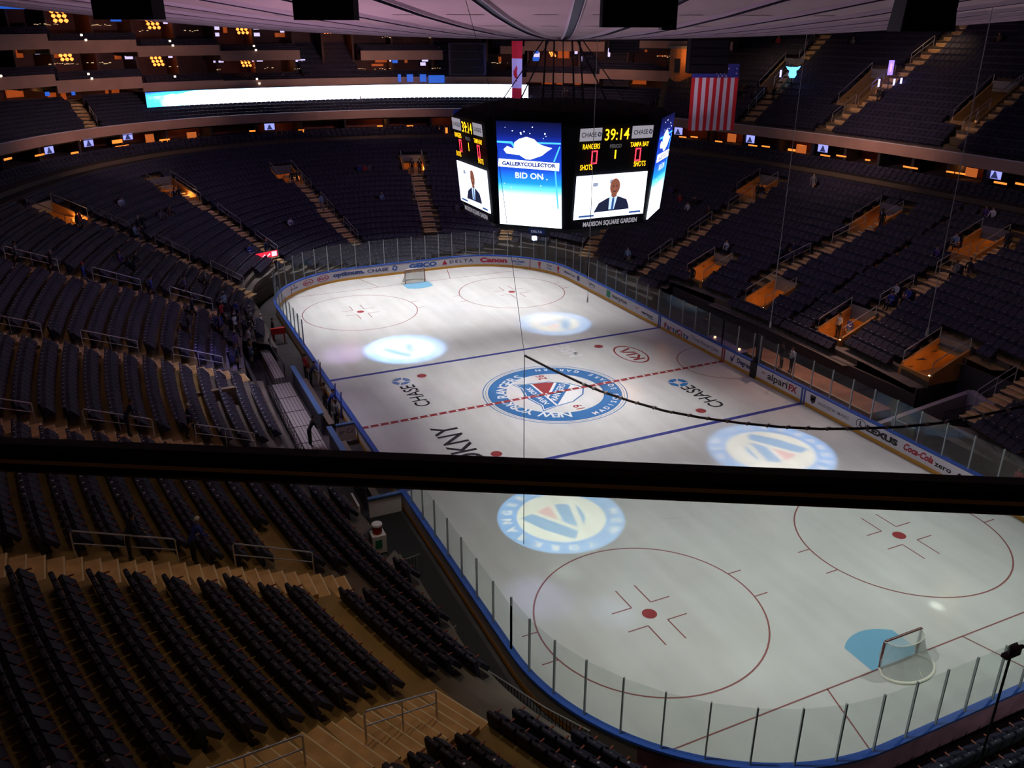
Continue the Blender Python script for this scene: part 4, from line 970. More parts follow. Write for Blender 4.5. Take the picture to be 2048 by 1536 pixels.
for ang in (0, 90, 180, 270):
    flat('video_screen', FM(ang, 13.16, 5.23, 0, .02), rect(4.22, 2.26), E_SKY, sb, th=.05)
    b0 = FM(ang, 13.16, 5.23, 0, .035)
    flat('video_background', b0, rect(3.9, 1.5, 0, .2), E_W, sb); flat('video_background', b0, rect(.9, 1.0, .9, .6), E_SKY, sb, z=.012); flat('video_background', b0, rect(.3, .2, .0, .75), E_FACE, sb, z=.014); flat('video_background', b0, rect(.3, .2, -1.0, .65), E_FACE, sb, z=.014)
    flat('video_picture_suit', b0, [(-.98, -.82), (-.72, -.35), (-.25, -.12), (.12, 0), (.5, -.08), (.95, -.25), (1.1, -.55), (1.15, -.78)], E_SUIT, sb, z=.02)
    flat('video_picture_shirt', b0, [(-.1, -.72), (-.1, -.02), (.12, .1), (.38, -.02), (.22, -.72)], E_SHIRT, sb, z=.025)
    flat('video_picture_tie', b0, [(.04, -.75), (.07, -.15), (.13, -.08), (.2, -.15), (.18, -.75)], E_TIE, sb, z=.03)
    flat('video_picture_head', b0, [(  .17 + .30 * math.cos(t), .47 + .43 * math.sin(t)) for t in np.linspace(0, 2 * PI, 24)[:-1]], E_SKIN, sb, z=.035)
    flat('video_picture_neck', b0, [(0, -.02), (.0, .2), (.34, .2), (.32, -.02), (.16, -.12)], E_SKIN, sb, z=.028)
    for x in (.07, .27): flat('video_picture_eye', b0, rect(.1, .035, x, .5), E_SUIT, sb, z=.045)
    flat('video_picture_mouth', b0, rect(.14, .04, .17, .22), E_SUIT, sb, z=.045); flat('video_picture_nose', b0, [(.13, .32), (.21, .32), (.18, .46), (.16, .46)], emis('screen_nose', (.38, .14, .09), 1), sb, z=.046)
    flat('video_caption', b0, rect(.9, .1, -1.4, -.98), E_TIE, sb, z=.02); flat('video_caption', b0, rect(.7, .1, 1.55, -.98), E_TIE, sb, z=.02)
    for x in (-1.5, 1.52):
        flat('bank_sign', FM(ang, 16.33, 5.23, x, .03), rect(1.25, .62), E_GREY, sb)
        lamp_text('CHASE', .32, FM(ang, 16.33, 5.23, x - .12, .055), E_NAVY, .85); octa(0, 0, .12, A_BLU, 'bank_sign_octagon', sb, FM(ang, 16.33, 5.23, x + .47, .06))
    lamp_text('39:14', .80, FM(ang, 16.28, 5.23, .02, .03), E_YEL, 1.42, .004)
    lamp_text('RANGERS', .36, FM(ang, 15.75, 5.23, -1.42, .03), E_YEL, .98); lamp_text('TAMPA BAY', .34, FM(ang, 15.72, 5.23, 1.42, .03), E_YEL, 1.12); lamp_text('PERIOD', .26, FM(ang, 15.70, 5.23, 0, .03), E_DIM, .68, .004)
    lamp_text('1', .62, FM(ang, 15.28, 5.23, .02, .03), E_YEL, None, .01)
    for x in (-1.2, 1.38): 
        M = FM(ang, 15.2, 5.23, x, .03); flat('goal_digit', M, rect(.34, .07, 0, .30), E_RED, sb); flat('goal_digit', M, rect(.34, .07, 0, -.30), E_RED, sb)
        for q in (-.14, .14): flat('goal_digit', M, rect(.06, .6, q, 0), E_RED, sb)
    lamp_text('SHOTS', .38, FM(ang, 14.72, 5.23, -1.62, .03), E_YEL, .72); lamp_text('SHOTS', .38, FM(ang, 14.72, 5.23, 1.55, .03), E_YEL, .72)
    lamp_text('MADISON SQUARE GARDEN', .34, FM(ang, 11.72, 5.23, .1, .04), E_GREY, 3.3, .012)
mb = MB()
for i in range(8): mb.box((0, 0, 0), (.9, .5, .3), M=FM(45 * i + 0, 10.9, 3.6))
mb.build('speaker_pods', mat('pod_black', (.02, .02, .03), .5), sb)
flat('sponsor_plate', FM(225, 11.3, 5.25, .35, .08), rect(.9, .26), A_BLU, sb); text_at('sponsor_text', 'DELTA', .18, FM(225, 11.3, 5.25, .35, .1), E_GREY, sb, 0, width=.6)
mb = MB(); P = FM(225, 10.85, 5.0, .1, .0).translation; mb.box(tuple(P), (.2, .2, .2)); mb.build('beacon', emis('beacon_blue', (.4, .5, 1), 8), sb)

# ------------------------------------------------------------------ flags
def flag(nm, P, xdir, w, h, label, strips, canton=None):
    t = thing(nm, (P[0], P[1], P[2] - h), label, 'flag'); x = np.array(xdir) / np.linalg.norm(xdir); nrm = np.array([-x[1], x[0]])
    def pt(u, v, o=0): q = np.array(P[:2]) + x * (u - .5) * w + nrm * (.06 * math.sin(u * 9 + v * 2) + o); return (q[0], q[1], P[2] - h * v)
    for i, (u0, u1, v0, v1, m) in enumerate(strips):
        mb = MB(); N = 10
        for k in range(N):
            for j in range(2):
                a, b_ = u0 + (u1 - u0) * j / 2, u0 + (u1 - u0) * (j + 1) / 2; c, d = v0 + (v1 - v0) * k / N, v0 + (v1 - v0) * (k + 1) / N
                mb.quad(pt(a, d), pt(b_, d), pt(b_, c), pt(a, c)); mb.quad(pt(a, c, .02), pt(b_, c, .02), pt(b_, d, .02), pt(a, d, .02))
        mb.build('flag_stripe', m, t)
    mb = MB(); mb.tube([pt(-.03, -.01), pt(1.03, -.01)], .05, 6); mb.build('flag_pole', M_BLACK, t)
    return t, pt
F_R = mat('flag_red', (.70, .02, .03), .8); F_W = mat('flag_white', (.88, .85, .92), .8); F_B = mat('flag_blue', (.03, .04, .30), .8)
P = at_depth(1433, 128, 76); tx = np.array([.94, -.34]); 
hh = P[2] - at_depth(1430, 262, 76)[2]
st = [(i / 13, (i + 1) / 13, .0 if i < 6 else 0, 1, F_R if i % 2 == 0 else F_W) for i in range(13)]
st = [(a, b_, .2, 1, m) for a, b_, c, d, m in st] 
ft, pt = flag('striped_flag', P, tx, 3.9, hh, 'large stars and stripes flag hanging vertically in front of the upper right stand', st)
mb = MB()
for k in range(6): mb.quad(pt(0, .2 * (k + 1) / 6), pt(1, .2 * (k + 1) / 6), pt(1, .2 * k / 6), pt(0, .2 * k / 6)); mb.quad(pt(0, .2 * k / 6, .02), pt(1, .2 * k / 6, .02), pt(1, .2 * (k + 1) / 6, .02), pt(0, .2 * (k + 1) / 6, .02))
mb.build('flag_canton', F_B, ft)
mb = MB()
for r in range(5):
    for c in range(6 if r % 2 else 5):
        q = pt(.52 + .085 * c + (.0 if r % 2 else .04), .03 + .037 * r, -.03); s = .08
        mb.poly([(q[0] + tx[0] * s * (1 if k % 2 == 0 else .45) * math.sin(k * PI / 5), q[1] + tx[1] * s * (1 if k % 2 == 0 else .45) * math.sin(k * PI / 5), q[2] + s * (1 if k % 2 == 0 else .45) * math.cos(k * PI / 5)) for k in range(10)])
mb.build('flag_stars', F_W, ft)
P = at_depth(1034, 82, 84); h2 = P[2] - at_depth(1034, 197, 84)[2]
ft2, pt2 = flag('maple_flag', P, (.55, -.85), 1.15, h2, 'narrow red and white maple leaf flag hanging beside the LED ribbon board', [(0, 1, 0, .3, F_R), (0, 1, .3, .82, F_W), (0, 1, .82, 1, F_R)])
leaf = [(0, .5), (.1, .3), (.22, .36), (.18, .1), (.38, .26), (.42, .16), (.5, .14), (.42, .0), (.48, -.06), (.22, -.22), (.25, -.3), (.04, -.27), (.04, -.5), (-.04, -.5), (-.04, -.27), (-.25, -.3), (-.22, -.22), (-.48, -.06), (-.42, 0), (-.5, .14), (-.42, .16), (-.38, .26), (-.18, .1), (-.22, .36), (-.1, .3)]
mb = MB(); mb.poly([pt2(.5 + x * .7, .56 - y * .3, -.03) for x, y in leaf]); mb.build('maple_leaf', F_R, ft2)

# ------------------------------------------------------------------ hung speaker boxes, wires and cable
M_SPK = mat('speaker_black', (.008, .008, .010), .8, spec=.05)
def hung(nm, P, d, label, cat, rot=0.0, taper=1.0, m=M_SPK):
    t = thing(nm, tuple(P), label, cat); M = Matrix.Translation(Vector(P)) @ Matrix.Rotation(rot, 4, 'Z')
    mb = MB(); mb.box((0, 0, 0), d, M=M, taper=taper); mb.build('cabinet', m, t)
    mb = MB()
    for k in range(4): mb.box((0, -d[1] / 2 - .02, -d[2] * .36 + k * d[2] * .24), (d[0] * .9, .05, d[2] * .2), M=M)
    mb.build('grille', mat('grille_black', (.010, .010, .013), .9, spec=.05), t)
    mb = MB(); 
    for x in (-.35, .35): mb.tube([M @ Vector((x * d[0], 0, d[2] / 2)), (*(M @ Vector((x * d[0], 0, 0))).xy, roof_z(math.hypot(P[0], P[1])) + .1)], .02, 5)
    mb.build('hanging_wire', M_BLACK, t)
fa = -YAW
hung('speaker_cluster', at_depth(652, 8, 24), (1.5, .8, .75), 'black speaker cluster under the roof left of centre', 'speaker', fa)
hung('speaker_cluster', at_depth(1266, 8, 24), (1.6, .8, 1.1), 'black speaker cluster under the roof right of centre', 'speaker', fa)
hung('truss_bracket', at_depth(1338, 12, 24.5), (.38, .5, 1.15), 'grey-green box beside the right of centre speaker cluster', 'fixture', fa, m=mat('bracket_grey', (.08, .09, .08), .5))
hung('speaker_cluster', at_depth(1848, 18, 27), (1.45, .9, 1.1), 'dark tapered speaker box under the roof at the far right', 'speaker', fa, .85, mat('speaker_slate', (.03, .035, .045), .6))
hung('speaker_cluster', at_depth(255, 0, 24), (1.4, .8, .85), 'black speaker cluster under the roof at the top left', 'speaker', fa)
hung('speaker_cluster', at_depth(1415, 112, 70), (2.9, 1.5, 2.4), 'black speaker cluster just above the stars and stripes flag', 'speaker', fa)
hung('speaker_cluster', at_depth(1248, 92, 70), (2.2, 1.0, .9), 'black box hanging behind the roof centre beside the far booths', 'speaker', fa)
hung('speaker_cluster', at_depth(935, 118, 80), (3.2, 1.4, 2.6), 'dark hanging panel left of the red and white flag', 'speaker', fa, m=mat('panel_navy', (.01, .012, .03), .7))
for i, (u, v, dd, lab) in enumerate(((1175, 605, 46, 'microphone on a long thin wire hanging beside the scoreboard'), (1540, 655, 42, 'microphone on a long thin wire hanging in front of the right stand'), (1853, 672, 34, 'microphone on a long thin wire hanging in front of the near right stand'))):
    P = at_depth(u, v, dd); t = thing('hanging_microphone', tuple(P), lab, 'microphone')
    mb = MB(); mb.tube([(P[0], P[1], P[2] + .3), (P[0], P[1], roof_z(math.hypot(P[0], P[1])))], .019, 4); mb.build('wire', mat('wire_grey', (.5, .5, .52), .5), t)
    mb = MB(); mb.tube([(P[0], P[1], P[2] + .32), (P[0], P[1], P[2] + .12), (P[0], P[1], P[2])], [.03, .05, .04], 8); mb.build('microphone_head', mat('mic_grey', (.4, .4, .42), .4), t)
A_, B_ = at_depth(1049, 711, 20), at_depth(2200, 770, 17)
nrm = np.cross(B_ - A_, [0, 0, 1])
pts = []
for u, v in ((1049, 711), (1100, 737), (1160, 765), (1200, 782), (1260, 802), (1330, 822), (1400, 835), (1480, 846), (1560, 854), (1640, 858), (1720, 857), (1800, 854), (1880, 846), (1950, 834), (2048, 812), (2120, 792), (2200, 770)):
    d = ray(u, v); pts.append(CAM + d * (np.dot(A_ - CAM, nrm) / np.dot(d, nrm)))
cb = thing('hanging_cable', tuple(pts[0]), 'thick black cable sagging across the view above the ice', 'cable')
mb = MB(); mb.tube(pts, .026, 6); mb.build('cable_run', M_BLACK, cb)
mb = MB()
for i in range(2, 15):
    for f in (.2, .7):
        p = pts[i] * (1 - f) + pts[i + 1] * f; mb.tube([p - np.array([.04, 0, 0]), p + np.array([.04, 0, .01])], .036, 6)
mb.build('cable_tape', mat('tape_white', (.55, .55, .55), .5), cb)
mb = MB(); p = pts[0]; mb.tube([p, (p[0], p[1], p[2] - 1.4), (p[0] + .01, p[1], p[2] - 3.5), (p[0] + .02, p[1] , p[2] - 5.2)], .010, 4); mb.build('drop_line', mat('line_dark', (.05, .05, .06), .6), cb)
mb = MB(); p = pts[0]; mb.tube([p, (p[0] - .6, p[1] + .6, p[2] + 6), (p[0] - 1, p[1] + 1.2, 22.4)], .006, 4); mb.build('support_wire', mat('line_dark', (.05, .05, .06), .6), cb)

# ------------------------------------------------------------------ bridge rail and its glass in front of the camera
def rail_pt(u, v, z): return at_z(u, v, z)
zr = 20.97
a, b_ = rail_pt(0, 905, zr), rail_pt(2048, 990, zr); d = (b_ - a)[:2]; d /= np.linalg.norm(d); n = np.array([-d[1], d[0]])
c0 = (a + b_)[:2] / 2; br = thing('bridge_rail', (c0[0], c0[1], zr - .9), 'dark metal handrail of the viewing bridge crossing the whole picture, with glass below', 'railing')
mb = MB(); L = 5.0
cross = [(-.017, -.012), (-.015, .010), (-.008, .016), (.008, .016), (.015, .010), (.017, -.012), (.012, -.018), (-.012, -.018)]
i0 = []
for e in (-1, 1):
    i0.append([(c0[0] + d[0] * e * L / 2 + n[0] * y, c0[1] + d[1] * e * L / 2 + n[1] * y, zr + z) for y, z in cross])
for i in range(8): j = (i + 1) % 8; mb.quad(i0[0][i], i0[0][j], i0[1][j], i0[1][i])
mb.poly(i0[0][::-1]); mb.poly(i0[1]); mb.build('handrail', mat('rail_black', (.016, .012, .010), .32, metal=.5), br)
mb = MB(); mb.obox(c0 - n * .0165, d, n, L, .004, zr - .003, zr + .0005); mb.build('highlight_line', mat('highlight_brown', (.62, .36, .17), .4), br)  # lighter strip painted in as the highlight along the rail
mb = MB(); mb.obox(c0, d, n, L, .012, zr - 1.0, zr - .016); mb.build('glass_panel', glassmat('bridge_glass', (.88, .93, .90), .02, .004), br)
for e in (-1.9, 1.9):
    mb = MB(); mb.obox(c0 + d * e, d, n, .05, .03, zr - 1.05, zr - .02); mb.build('rail_post', MATS['rail_black'], br)
mb = MB(); mb.obox(c0 - n * .6, d, n, L, 1.3, zr - 1.15, zr - 1.02); struct(mb.build('floor_bridge', M_BLACK))
area('rail_fill', (-23.4, -44.6, 22.6), (c0[0], c0[1], zr), .3, .8, (1, .6, .3))  # unseen light added to give the rail warm highlights

# ------------------------------------------------------------------ people
SKINC = [(.42, .24, .17), (.30, .16, .10), (.12, .06, .04)]
def skeleton(pose):
    V = {}; Rd = {}; E = []
    def add(k, p, r, par=None):
        V[k] = p; Rd[k] = r
        if par: E.append((par, k))
    hz = .93 if pose != 'sit' else .46
    lean = {'stand': 0, 'stand2': .02, 'walk': .05, 'sit': .06, 'bend': .28}[pose]
    add('pelvis', (0, 0, hz), .145); add('waist', (lean * .3, 0, hz + .20), .125, 'pelvis'); add('chest', (lean * .8, 0, hz + .42), .155, 'waist'); add('neck0', (lean, 0, hz + .55), .085, 'chest')
    add('neck', (lean + .01, 0, hz + .61), .055, 'neck0'); add('head', (lean + .03, 0, hz + .70), .092, 'neck'); add('crown', (lean + .03, 0, hz + .79), .07, 'head')
    for s, n in ((-1, 'l'), (1, 'r')):
        add('hip' + n, (0, s * .10, hz - .05), .105, 'pelvis')
        if pose == 'sit': add('knee' + n, (.42, s * .13, .47), .07, 'hip' + n); add('ankle' + n, (.44, s * .13, .09), .045, 'knee' + n); add('toe' + n, (.60, s * .14, .04), .038, 'ankle' + n)
        elif pose == 'walk':
            q = .22 * s; add('knee' + n, (q * .7 + .05, s * .10, .50), .068, 'hip' + n); add('ankle' + n, (q, s * .10, .09), .045, 'knee' + n); add('toe' + n, (q + .15, s * .11, .035), .038, 'ankle' + n)
        else: add('knee' + n, (.02, s * .11, .50), .068, 'hip' + n); add('ankle' + n, (0, s * .11, .09), .045, 'knee' + n); add('toe' + n, (.15, s * .12, .035), .038, 'ankle' + n)
        add('sh' + n, (lean, s * .19, hz + .49), .068, 'chest')
        if pose == 'sit': el = (lean + .05, s * .25, hz + .24); wr = (.28, s * .16, hz + .12); hd = (.35, s * .14, hz + .11)
        elif pose == 'stand2' and s > 0: el = (.02, .26, hz + .22); wr = (.22, .14, hz + .33); hd = (.28, .10, hz + .38)
        elif pose == 'walk': el = (lean - s * .10, s * .24, hz + .22); wr = (lean - s * .05, s * .25, hz - .02); hd = (lean - s * .03, s * .25, hz - .10)
        elif pose == 'bend': el = (.30, s * .24, hz + .25); wr = (.48, s * .18, hz + .12); hd = (.54, s * .16, hz + .06)
        else: el = (-.03, s * .25, hz + .22); wr = (.03, s * .26, hz - .02); hd = (.05, s * .26, hz - .10)
        add('el' + n, el, .048, 'sh' + n); add('wr' + n, wr, .032, 'el' + n); add('hand' + n, hd, .034, 'wr' + n)
        d = np.array(hd) - np.array(wr); d /= np.linalg.norm(d)
        for i, (off, L) in enumerate(((-.032, .065), (-.011, .078), (.011, .072), (.032, .055))):
            b0 = np.array(hd) + d * .02 + np.array([off, 0, 0]) * (1 if abs(d[0]) < .7 else 0) + np.array([0, off, 0]) * (1 if abs(d[0]) >= .7 else 0)
            add('f%d' % i + n, tuple(b0 + d * L * .5), .010, 'hand' + n); add('g%d' % i + n, tuple(b0 + d * L * .95 + np.array([0, -s * .012, -.004])), .009, 'f%d' % i + n)
        add('th' + n, tuple(np.array(wr) + d * .05 + np.array([.04, -s * .02, 0])), .011, 'hand' + n)
    return V, Rd, E
def body_mesh(pose):
    V, Rd, E = skeleton(pose); keys = list(V); idx = {k: i for i, k in enumerate(keys)}
    me = bpy.data.meshes.new('b'); me.from_pydata([V[k] for k in keys], [(idx[a], idx[b_]) for a, b_ in E], [])
    o = bpy.data.objects.new('b', me); COL.objects.link(o); o.modifiers.new('s', 'SKIN')
    if not me.skin_vertices: 
        dg = bpy.context.evaluated_depsgraph_get()
    sv = me.skin_vertices[0].data if me.skin_vertices else None
    if sv:
        for k in keys:
            r = Rd[k]; flat_ = .72 if k in ('pelvis', 'waist', 'chest') else 1
            sv[idx[k]].radius = (r, r * flat_) if flat_ != 1 else (r, r); sv[idx[k]].use_root = (k == 'pelvis')
    ss = o.modifiers.new('u', 'SUBSURF'); ss.levels = 1; ss.render_levels = 1
    dg = bpy.context.evaluated_depsgraph_get(); m2 = bpy.data.meshes.new_from_object(o.evaluated_get(dg)); bpy.data.objects.remove(o); bpy.data.meshes.remove(me)
    m2.name = 'body_' + pose
    P = np.array([V[k] for k in keys])
    m2.materials.clear()
    for _ in range(4): m2.materials.append(None)
    mi = []
    for pl in m2.polygons:
        c = np.array(pl.center); k = keys[int(np.argmin(np.linalg.norm(P - c, axis=1)))]
        b_ = k[:-1] if k[-1] in 'lr' and k not in ('pelvis',) else k
        if b_ in ('head', 'crown', 'neck') or b_[:4] == 'hand' or b_[0] == 'f' or b_[0] == 'g' or b_[:2] == 'th': mi.append(2)
        elif b_ in ('toe',): mi.append(3)
        elif b_ in ('hip', 'knee', 'ankle') or (b_ == 'pelvis' and c[2] < V['pelvis'][2] + .02): mi.append(1)
        elif k == 'neck': mi.append(2)
        else: mi.append(0)
    m2.polygons.foreach_set('material_index', mi); m2.polygons.foreach_set('use_smooth', [True] * len(mi)); m2.update()
    hx = V['head']
    return m2, hx
BODIES = {p: body_mesh(p) for p in ('stand', 'stand2', 'walk', 'sit', 'bend')}
def hair_mesh(hx, bald=False):
    mb = MB(); rings = []
    cx, cz = hx[0] - .008, hx[2] + .045
    for i in range(6):
        ph = (PI / 2) * i / 5 * 1.12 + .0
        rings.append([(cx + .106 * math.sin(ph) * math.cos(t) - (.012 if math.cos(t) > 0 and i > 3 else 0), .095 * math.sin(ph) * math.sin(t), cz + .105 * math.cos(ph) + (.035 if math.cos(t) > .3 and i == 5 else 0)) for t in np.linspace(0, 2 * PI, 13)[:-1]])
    for a, b_ in zip(rings, rings[1:]):
        for i in range(12): j = (i + 1) % 12; mb.quad(a[i], b_[i], b_[j], a[j])
    return mb
def face_mesh(hx):
    mb = MB(); x, z = hx[0] + .088, hx[2] + .02
    mb.tube([(x, 0, z + .03), (x + .014, 0, z + .0), (x + .004, 0, z - .012)], [.008, .013, .008], 5, 0)
    for s in (-1, 1):
        mb.box((x - .003, s * .034, z + .028), (.008, .022, .011), 1); mb.box((hx[0] + .005, s * .098, z + .01), (.03, .014, .05), 0)
    mb.box((x - .002, 0, z - .042), (.008, .042, .010), 2); return mb
CM = {}
def cloth(name, c):
    return mat('cloth_' + name, c, .85)
C_BLUE = cloth('royal_blue', (.03, .05, .34)); C_WHT = cloth('white', (.62, .60, .64)); C_RED = cloth('red', (.42, .03, .04)); C_BLK = cloth('black', (.012, .012, .015)); C_NVY = cloth('navy', (.02, .025, .07)); C_GRY = cloth('grey', (.16, .16, .18)); C_PUR = cloth('purple', (.10, .05, .22)); C_LB = cloth('light_blue', (.22, .32, .5)); C_BRN = cloth('brown', (.12, .06, .035)); C_TEAL = cloth('teal', (.02, .16, .18)); C_JEAN = cloth('denim', (.05, .07, .13))
SK = [mat('skin_%d' % i, c, .6) for i, c in enumerate(SKINC)]; H_D = cloth('dark_hair', (.015, .01, .008)); H_G = cloth('grey_hair', (.35, .33, .32)); H_B = cloth('brown_hair', (.08, .04, .02)); M_LIP = mat('lip', (.3, .08, .07), .5)
PEOPLE = []; SITS = []
def person(P, yaw, pose, top, legs, label, sk=0, hair=None, cap=None, group=None, extra=None, sc=1.0):
    t = thing('person', (P[0], P[1], P[2]), label, 'person', group); t.rotation_euler = (0, 0, yaw); t.scale = (sc, sc, sc)
    me, hx = BODIES[pose]; o = bpy.data.objects.new('body', me); COL.objects.link(o); o.parent = t
    for i, m in enumerate((top, legs, SK[sk], C_BLK)): o.material_slots[i].link = 'OBJECT'; o.material_slots[i].material = m
    h = hair_mesh(hx).build('cap' if cap else 'hair', cap or hair or H_D); h.parent = t
    f = face_mesh(hx).build('face', [SK[sk], C_BLK, M_LIP]); f.parent = t
    if extra == 'stripe':
        mb = MB(); z = hx[2] - .47
        mb.tube([(hx[0] - .04 + .0, 0, z), (hx[0] - .04, 0, z + .05)], .16, 12); q = mb.build('jersey_stripe', C_WHT if top is not C_WHT else C_BLUE); q.scale = (.8, 1, 1); q.parent = t
    if extra == 'shirt':
        mb = MB(); mb.poly([(hx[0] + .10, -.05, hx[2] - .12), (hx[0] + .125, 0, hx[2] - .34), (hx[0] + .10, .05, hx[2] - .12)]); mb.poly([(hx[0] + .09, .05, hx[2] - .12), (hx[0] + .11, 0, hx[2] - .34), (hx[0] + .09, -.05, hx[2] - .12)]); q = mb.build('shirt_front', C_WHT); q.parent = t
    if pose == 'sit': SITS.append((P[0], P[1], P[2], yaw))
    return t
def yaw_in(P):
    return math.atan2(-P[1] * .35 if abs(P[1]) < 30 else -P[1], -P[0])
def put(u, v, pose, top, legs, label, sk=0, hair=None, cap=None, extra=None, dyaw=0.0, zf=None, rowz=None, t0=15, t1=130, sc=1.0):
    zf = zf or lower_z; P = hit(u, v, zf, t0, t1)
    if P is None: print('MISS', label); return
    if rowz: z = rowz(P[0], P[1])
    elif zf is lower_z:
        if pose == 'sit' or True:
            a = a_of(P[0], P[1]); k = max(0, math.floor((a - A0) / RUN)); ac = A0 + k * RUN + (.62 if pose == 'sit' else .4)
            f = ac / a; P = np.array([P[0] * f, P[1] * (ac + 21.5) / (a + 21.5), 0]); z = zc(A0 + k * RUN)
    else:
        a = a_of(P[0], P[1]); z = P[2]
        if zf is UZ: k = math.floor((a - 39.6) / URUN); z = upper_z(39.6 + k * URUN)
        if zf is EZ: k = math.floor((a - 39.4) / .95); z = end_z(39.4 + max(k, 0) * .95)
    for v_ in VOMS:
        if in_vom(P[:2], v_): 
            c = np.array(v_[0]); d = np.array(v_[1]) / np.linalg.norm(v_[1]); z = lower_z(*(c - d * v_[3] / 2)) - .55
    P = (P[0], P[1], z + (.012 if pose != 'sit' else 0)); return person(P, yaw_in(P) + dyaw, pose, top, legs, label, sk, hair, cap, extra=extra, sc=sc)
UZ = lambda x, y: upper_z(a_of(x, y)); EZ = lambda x, y: end_z(a_of(x, y))
# left stand
put(248, 421, 'sit', C_WHT, C_GRY, 'seated person in white shirt high in the left stand, left of a pair', 0)
put(257, 423, 'sit', C_LB, C_BLK, 'seated person in pale top beside the white shirted one high in the left stand', 0, dyaw=.4)
put(277, 470, 'stand', C_BLK, C_BLK, 'person in black standing above a pale blue seated fan, far left stand', 0, H_G)
put(292, 468, 'stand2', C_BLK, C_BLK, 'second dark clothed person standing among seats in the far left stand', 1)
put(284, 480, 'sit', C_LB, C_JEAN, 'seated fan in a pale blue top in the far left stand', 0)
put(320, 441, 'sit', C_GRY, C_BLK, 'seated person in grey in the left stand below the orange entrance', 1)
put(344, 437, 'sit', C_BRN, C_BLK, 'seated person in orange-brown in the left stand below the orange entrance', 0, H_B)
put(349, 398, 'stand', C_BLK, C_BLK, 'person in black standing in the orange lit entrance of the far left corner, left one', 1, extra='shirt')
put(362, 398, 'stand2', C_BLK, C_BLK, 'person in black standing in the orange lit entrance of the far left corner, right one', 0)
put(150, 462, 'stand', C_BLK, C_NVY, 'usher in black standing beside a lamp near the pale parapet in the left stand', 0, extra='shirt')
put(160, 462, 'stand2', C_RED, C_BLK, 'person in dark red standing beside the usher near the pale parapet', 1)
put(96, 545, 'walk', C_BLK, C_BLK, 'dark clothed person walking down the aisle at the left picture edge', 0, H_G)
put(45, 535, 'walk', C_GRY, C_BLK, 'grey clothed person on the aisle at the left picture edge, in front of others', 1)
put(167, 572, 'walk', C_BLUE, C_JEAN, 'fan in blue jersey and red cap walking in the left stand aisle', 0, cap=C_RED)
put(248, 532, 'sit', C_PUR, C_BLK, 'seated fan in purple in the middle of the left stand', 0, H_B)
put(262, 545, 'bend', C_BLK, C_BLK, 'person in black leaning forward between rows in the middle of the left stand', 0, H_D)
put(270, 545, 'sit', C_TEAL, C_BLK, 'seated person in teal beside the leaning one in the left stand', 0)
put(318, 602, 'walk', C_BLUE, C_NVY, 'fan in blue walking down the left stand aisle behind the pale handrail', 0)
put(361, 592, 'walk', C_PUR, C_BLK, 'fan in a violet patterned jersey walking down the left stand aisle', 0, extra='stripe')
put(405, 575, 'walk', C_GRY, C_BLK, 'person in grey patterned shirt on the lower left stand aisle', 0, extra='stripe')
put(392, 640, 'walk', C_NVY, C_BLK, 'person in navy standing between rows in the lower left stand', 1)
put(370, 672, 'stand', C_BLK, C_GRY, 'person in black standing between rows left of the crowd by the benches', 0)
put(586, 460, 'sit', C_WHT, C_JEAN, 'seated fan in a white jersey alone in the far stand', 0, H_D, extra='stripe')
put(502, 512, 'sit', C_BLUE, C_BLK, 'seated fan in bright blue near the red lit sign', 0, extra='stripe')
put(532, 512, 'walk', C_NVY, C_JEAN, 'fan in navy walking at the foot of the aisle above the red lit sign', 0, cap=C_RED)
put(582, 358, 'stand', C_BLK, C_BLK, 'left person in black at an orange entrance atop the far stand', 0)
put(594, 360, 'stand2', C_BLK, C_BLK, 'right person in black at an orange entrance atop the far stand', 1)
put(645, 420, 'walk', C_LB, C_GRY, 'person in pale blue walking down the far stand steps', 0)
put(722, 352, 'sit', C_BLUE, C_BLK, 'seated fan in blue in the far stand beside one in red', 0)
put(731, 350, 'sit', C_RED, C_BLK, 'seated fan in red high in the far stand', 0)
put(741, 349, 'sit', C_GRY, C_BLK, 'seated person in grey high in the far stand right of the fan in red', 1)
put(765, 407, 'sit', C_LB, C_BLK, 'seated person in light blue alone in the middle of the far stand', 0, H_G)
put(825, 350, 'stand', C_BLK, C_BLK, 'suited person with white shirt at the head of the far aisle, left one', 1, extra='shirt')
put(840, 350, 'stand2', C_BLK, C_BLK, 'suited person with white shirt at the head of the far aisle, right one', 2, extra='shirt')
put(914, 432, 'sit', C_GRY, C_BLK, 'seated person in grey in the far stand just left of the scoreboard', 0)
put(374, 868, 'walk', C_NVY, C_BLK, 'fan with white cap and blue and white jersey walking just above the dark bridge rail', 0, cap=C_WHT, extra='stripe')
put(268, 868, 'bend', C_NVY, C_BLK, 'person in a blue jacket leaning just above the dark bridge rail', 1, H_B)
put(228, 1118, 'bend', C_NVY, C_BLK, 'person in dark navy leaning over behind the handrail below the bridge rail', 1)
put(376, 1122, 'bend', C_BLUE, C_BLK, 'fan in bright blue jersey and white cap bending behind the handrail below the bridge rail', 0, cap=C_WHT, extra='stripe')
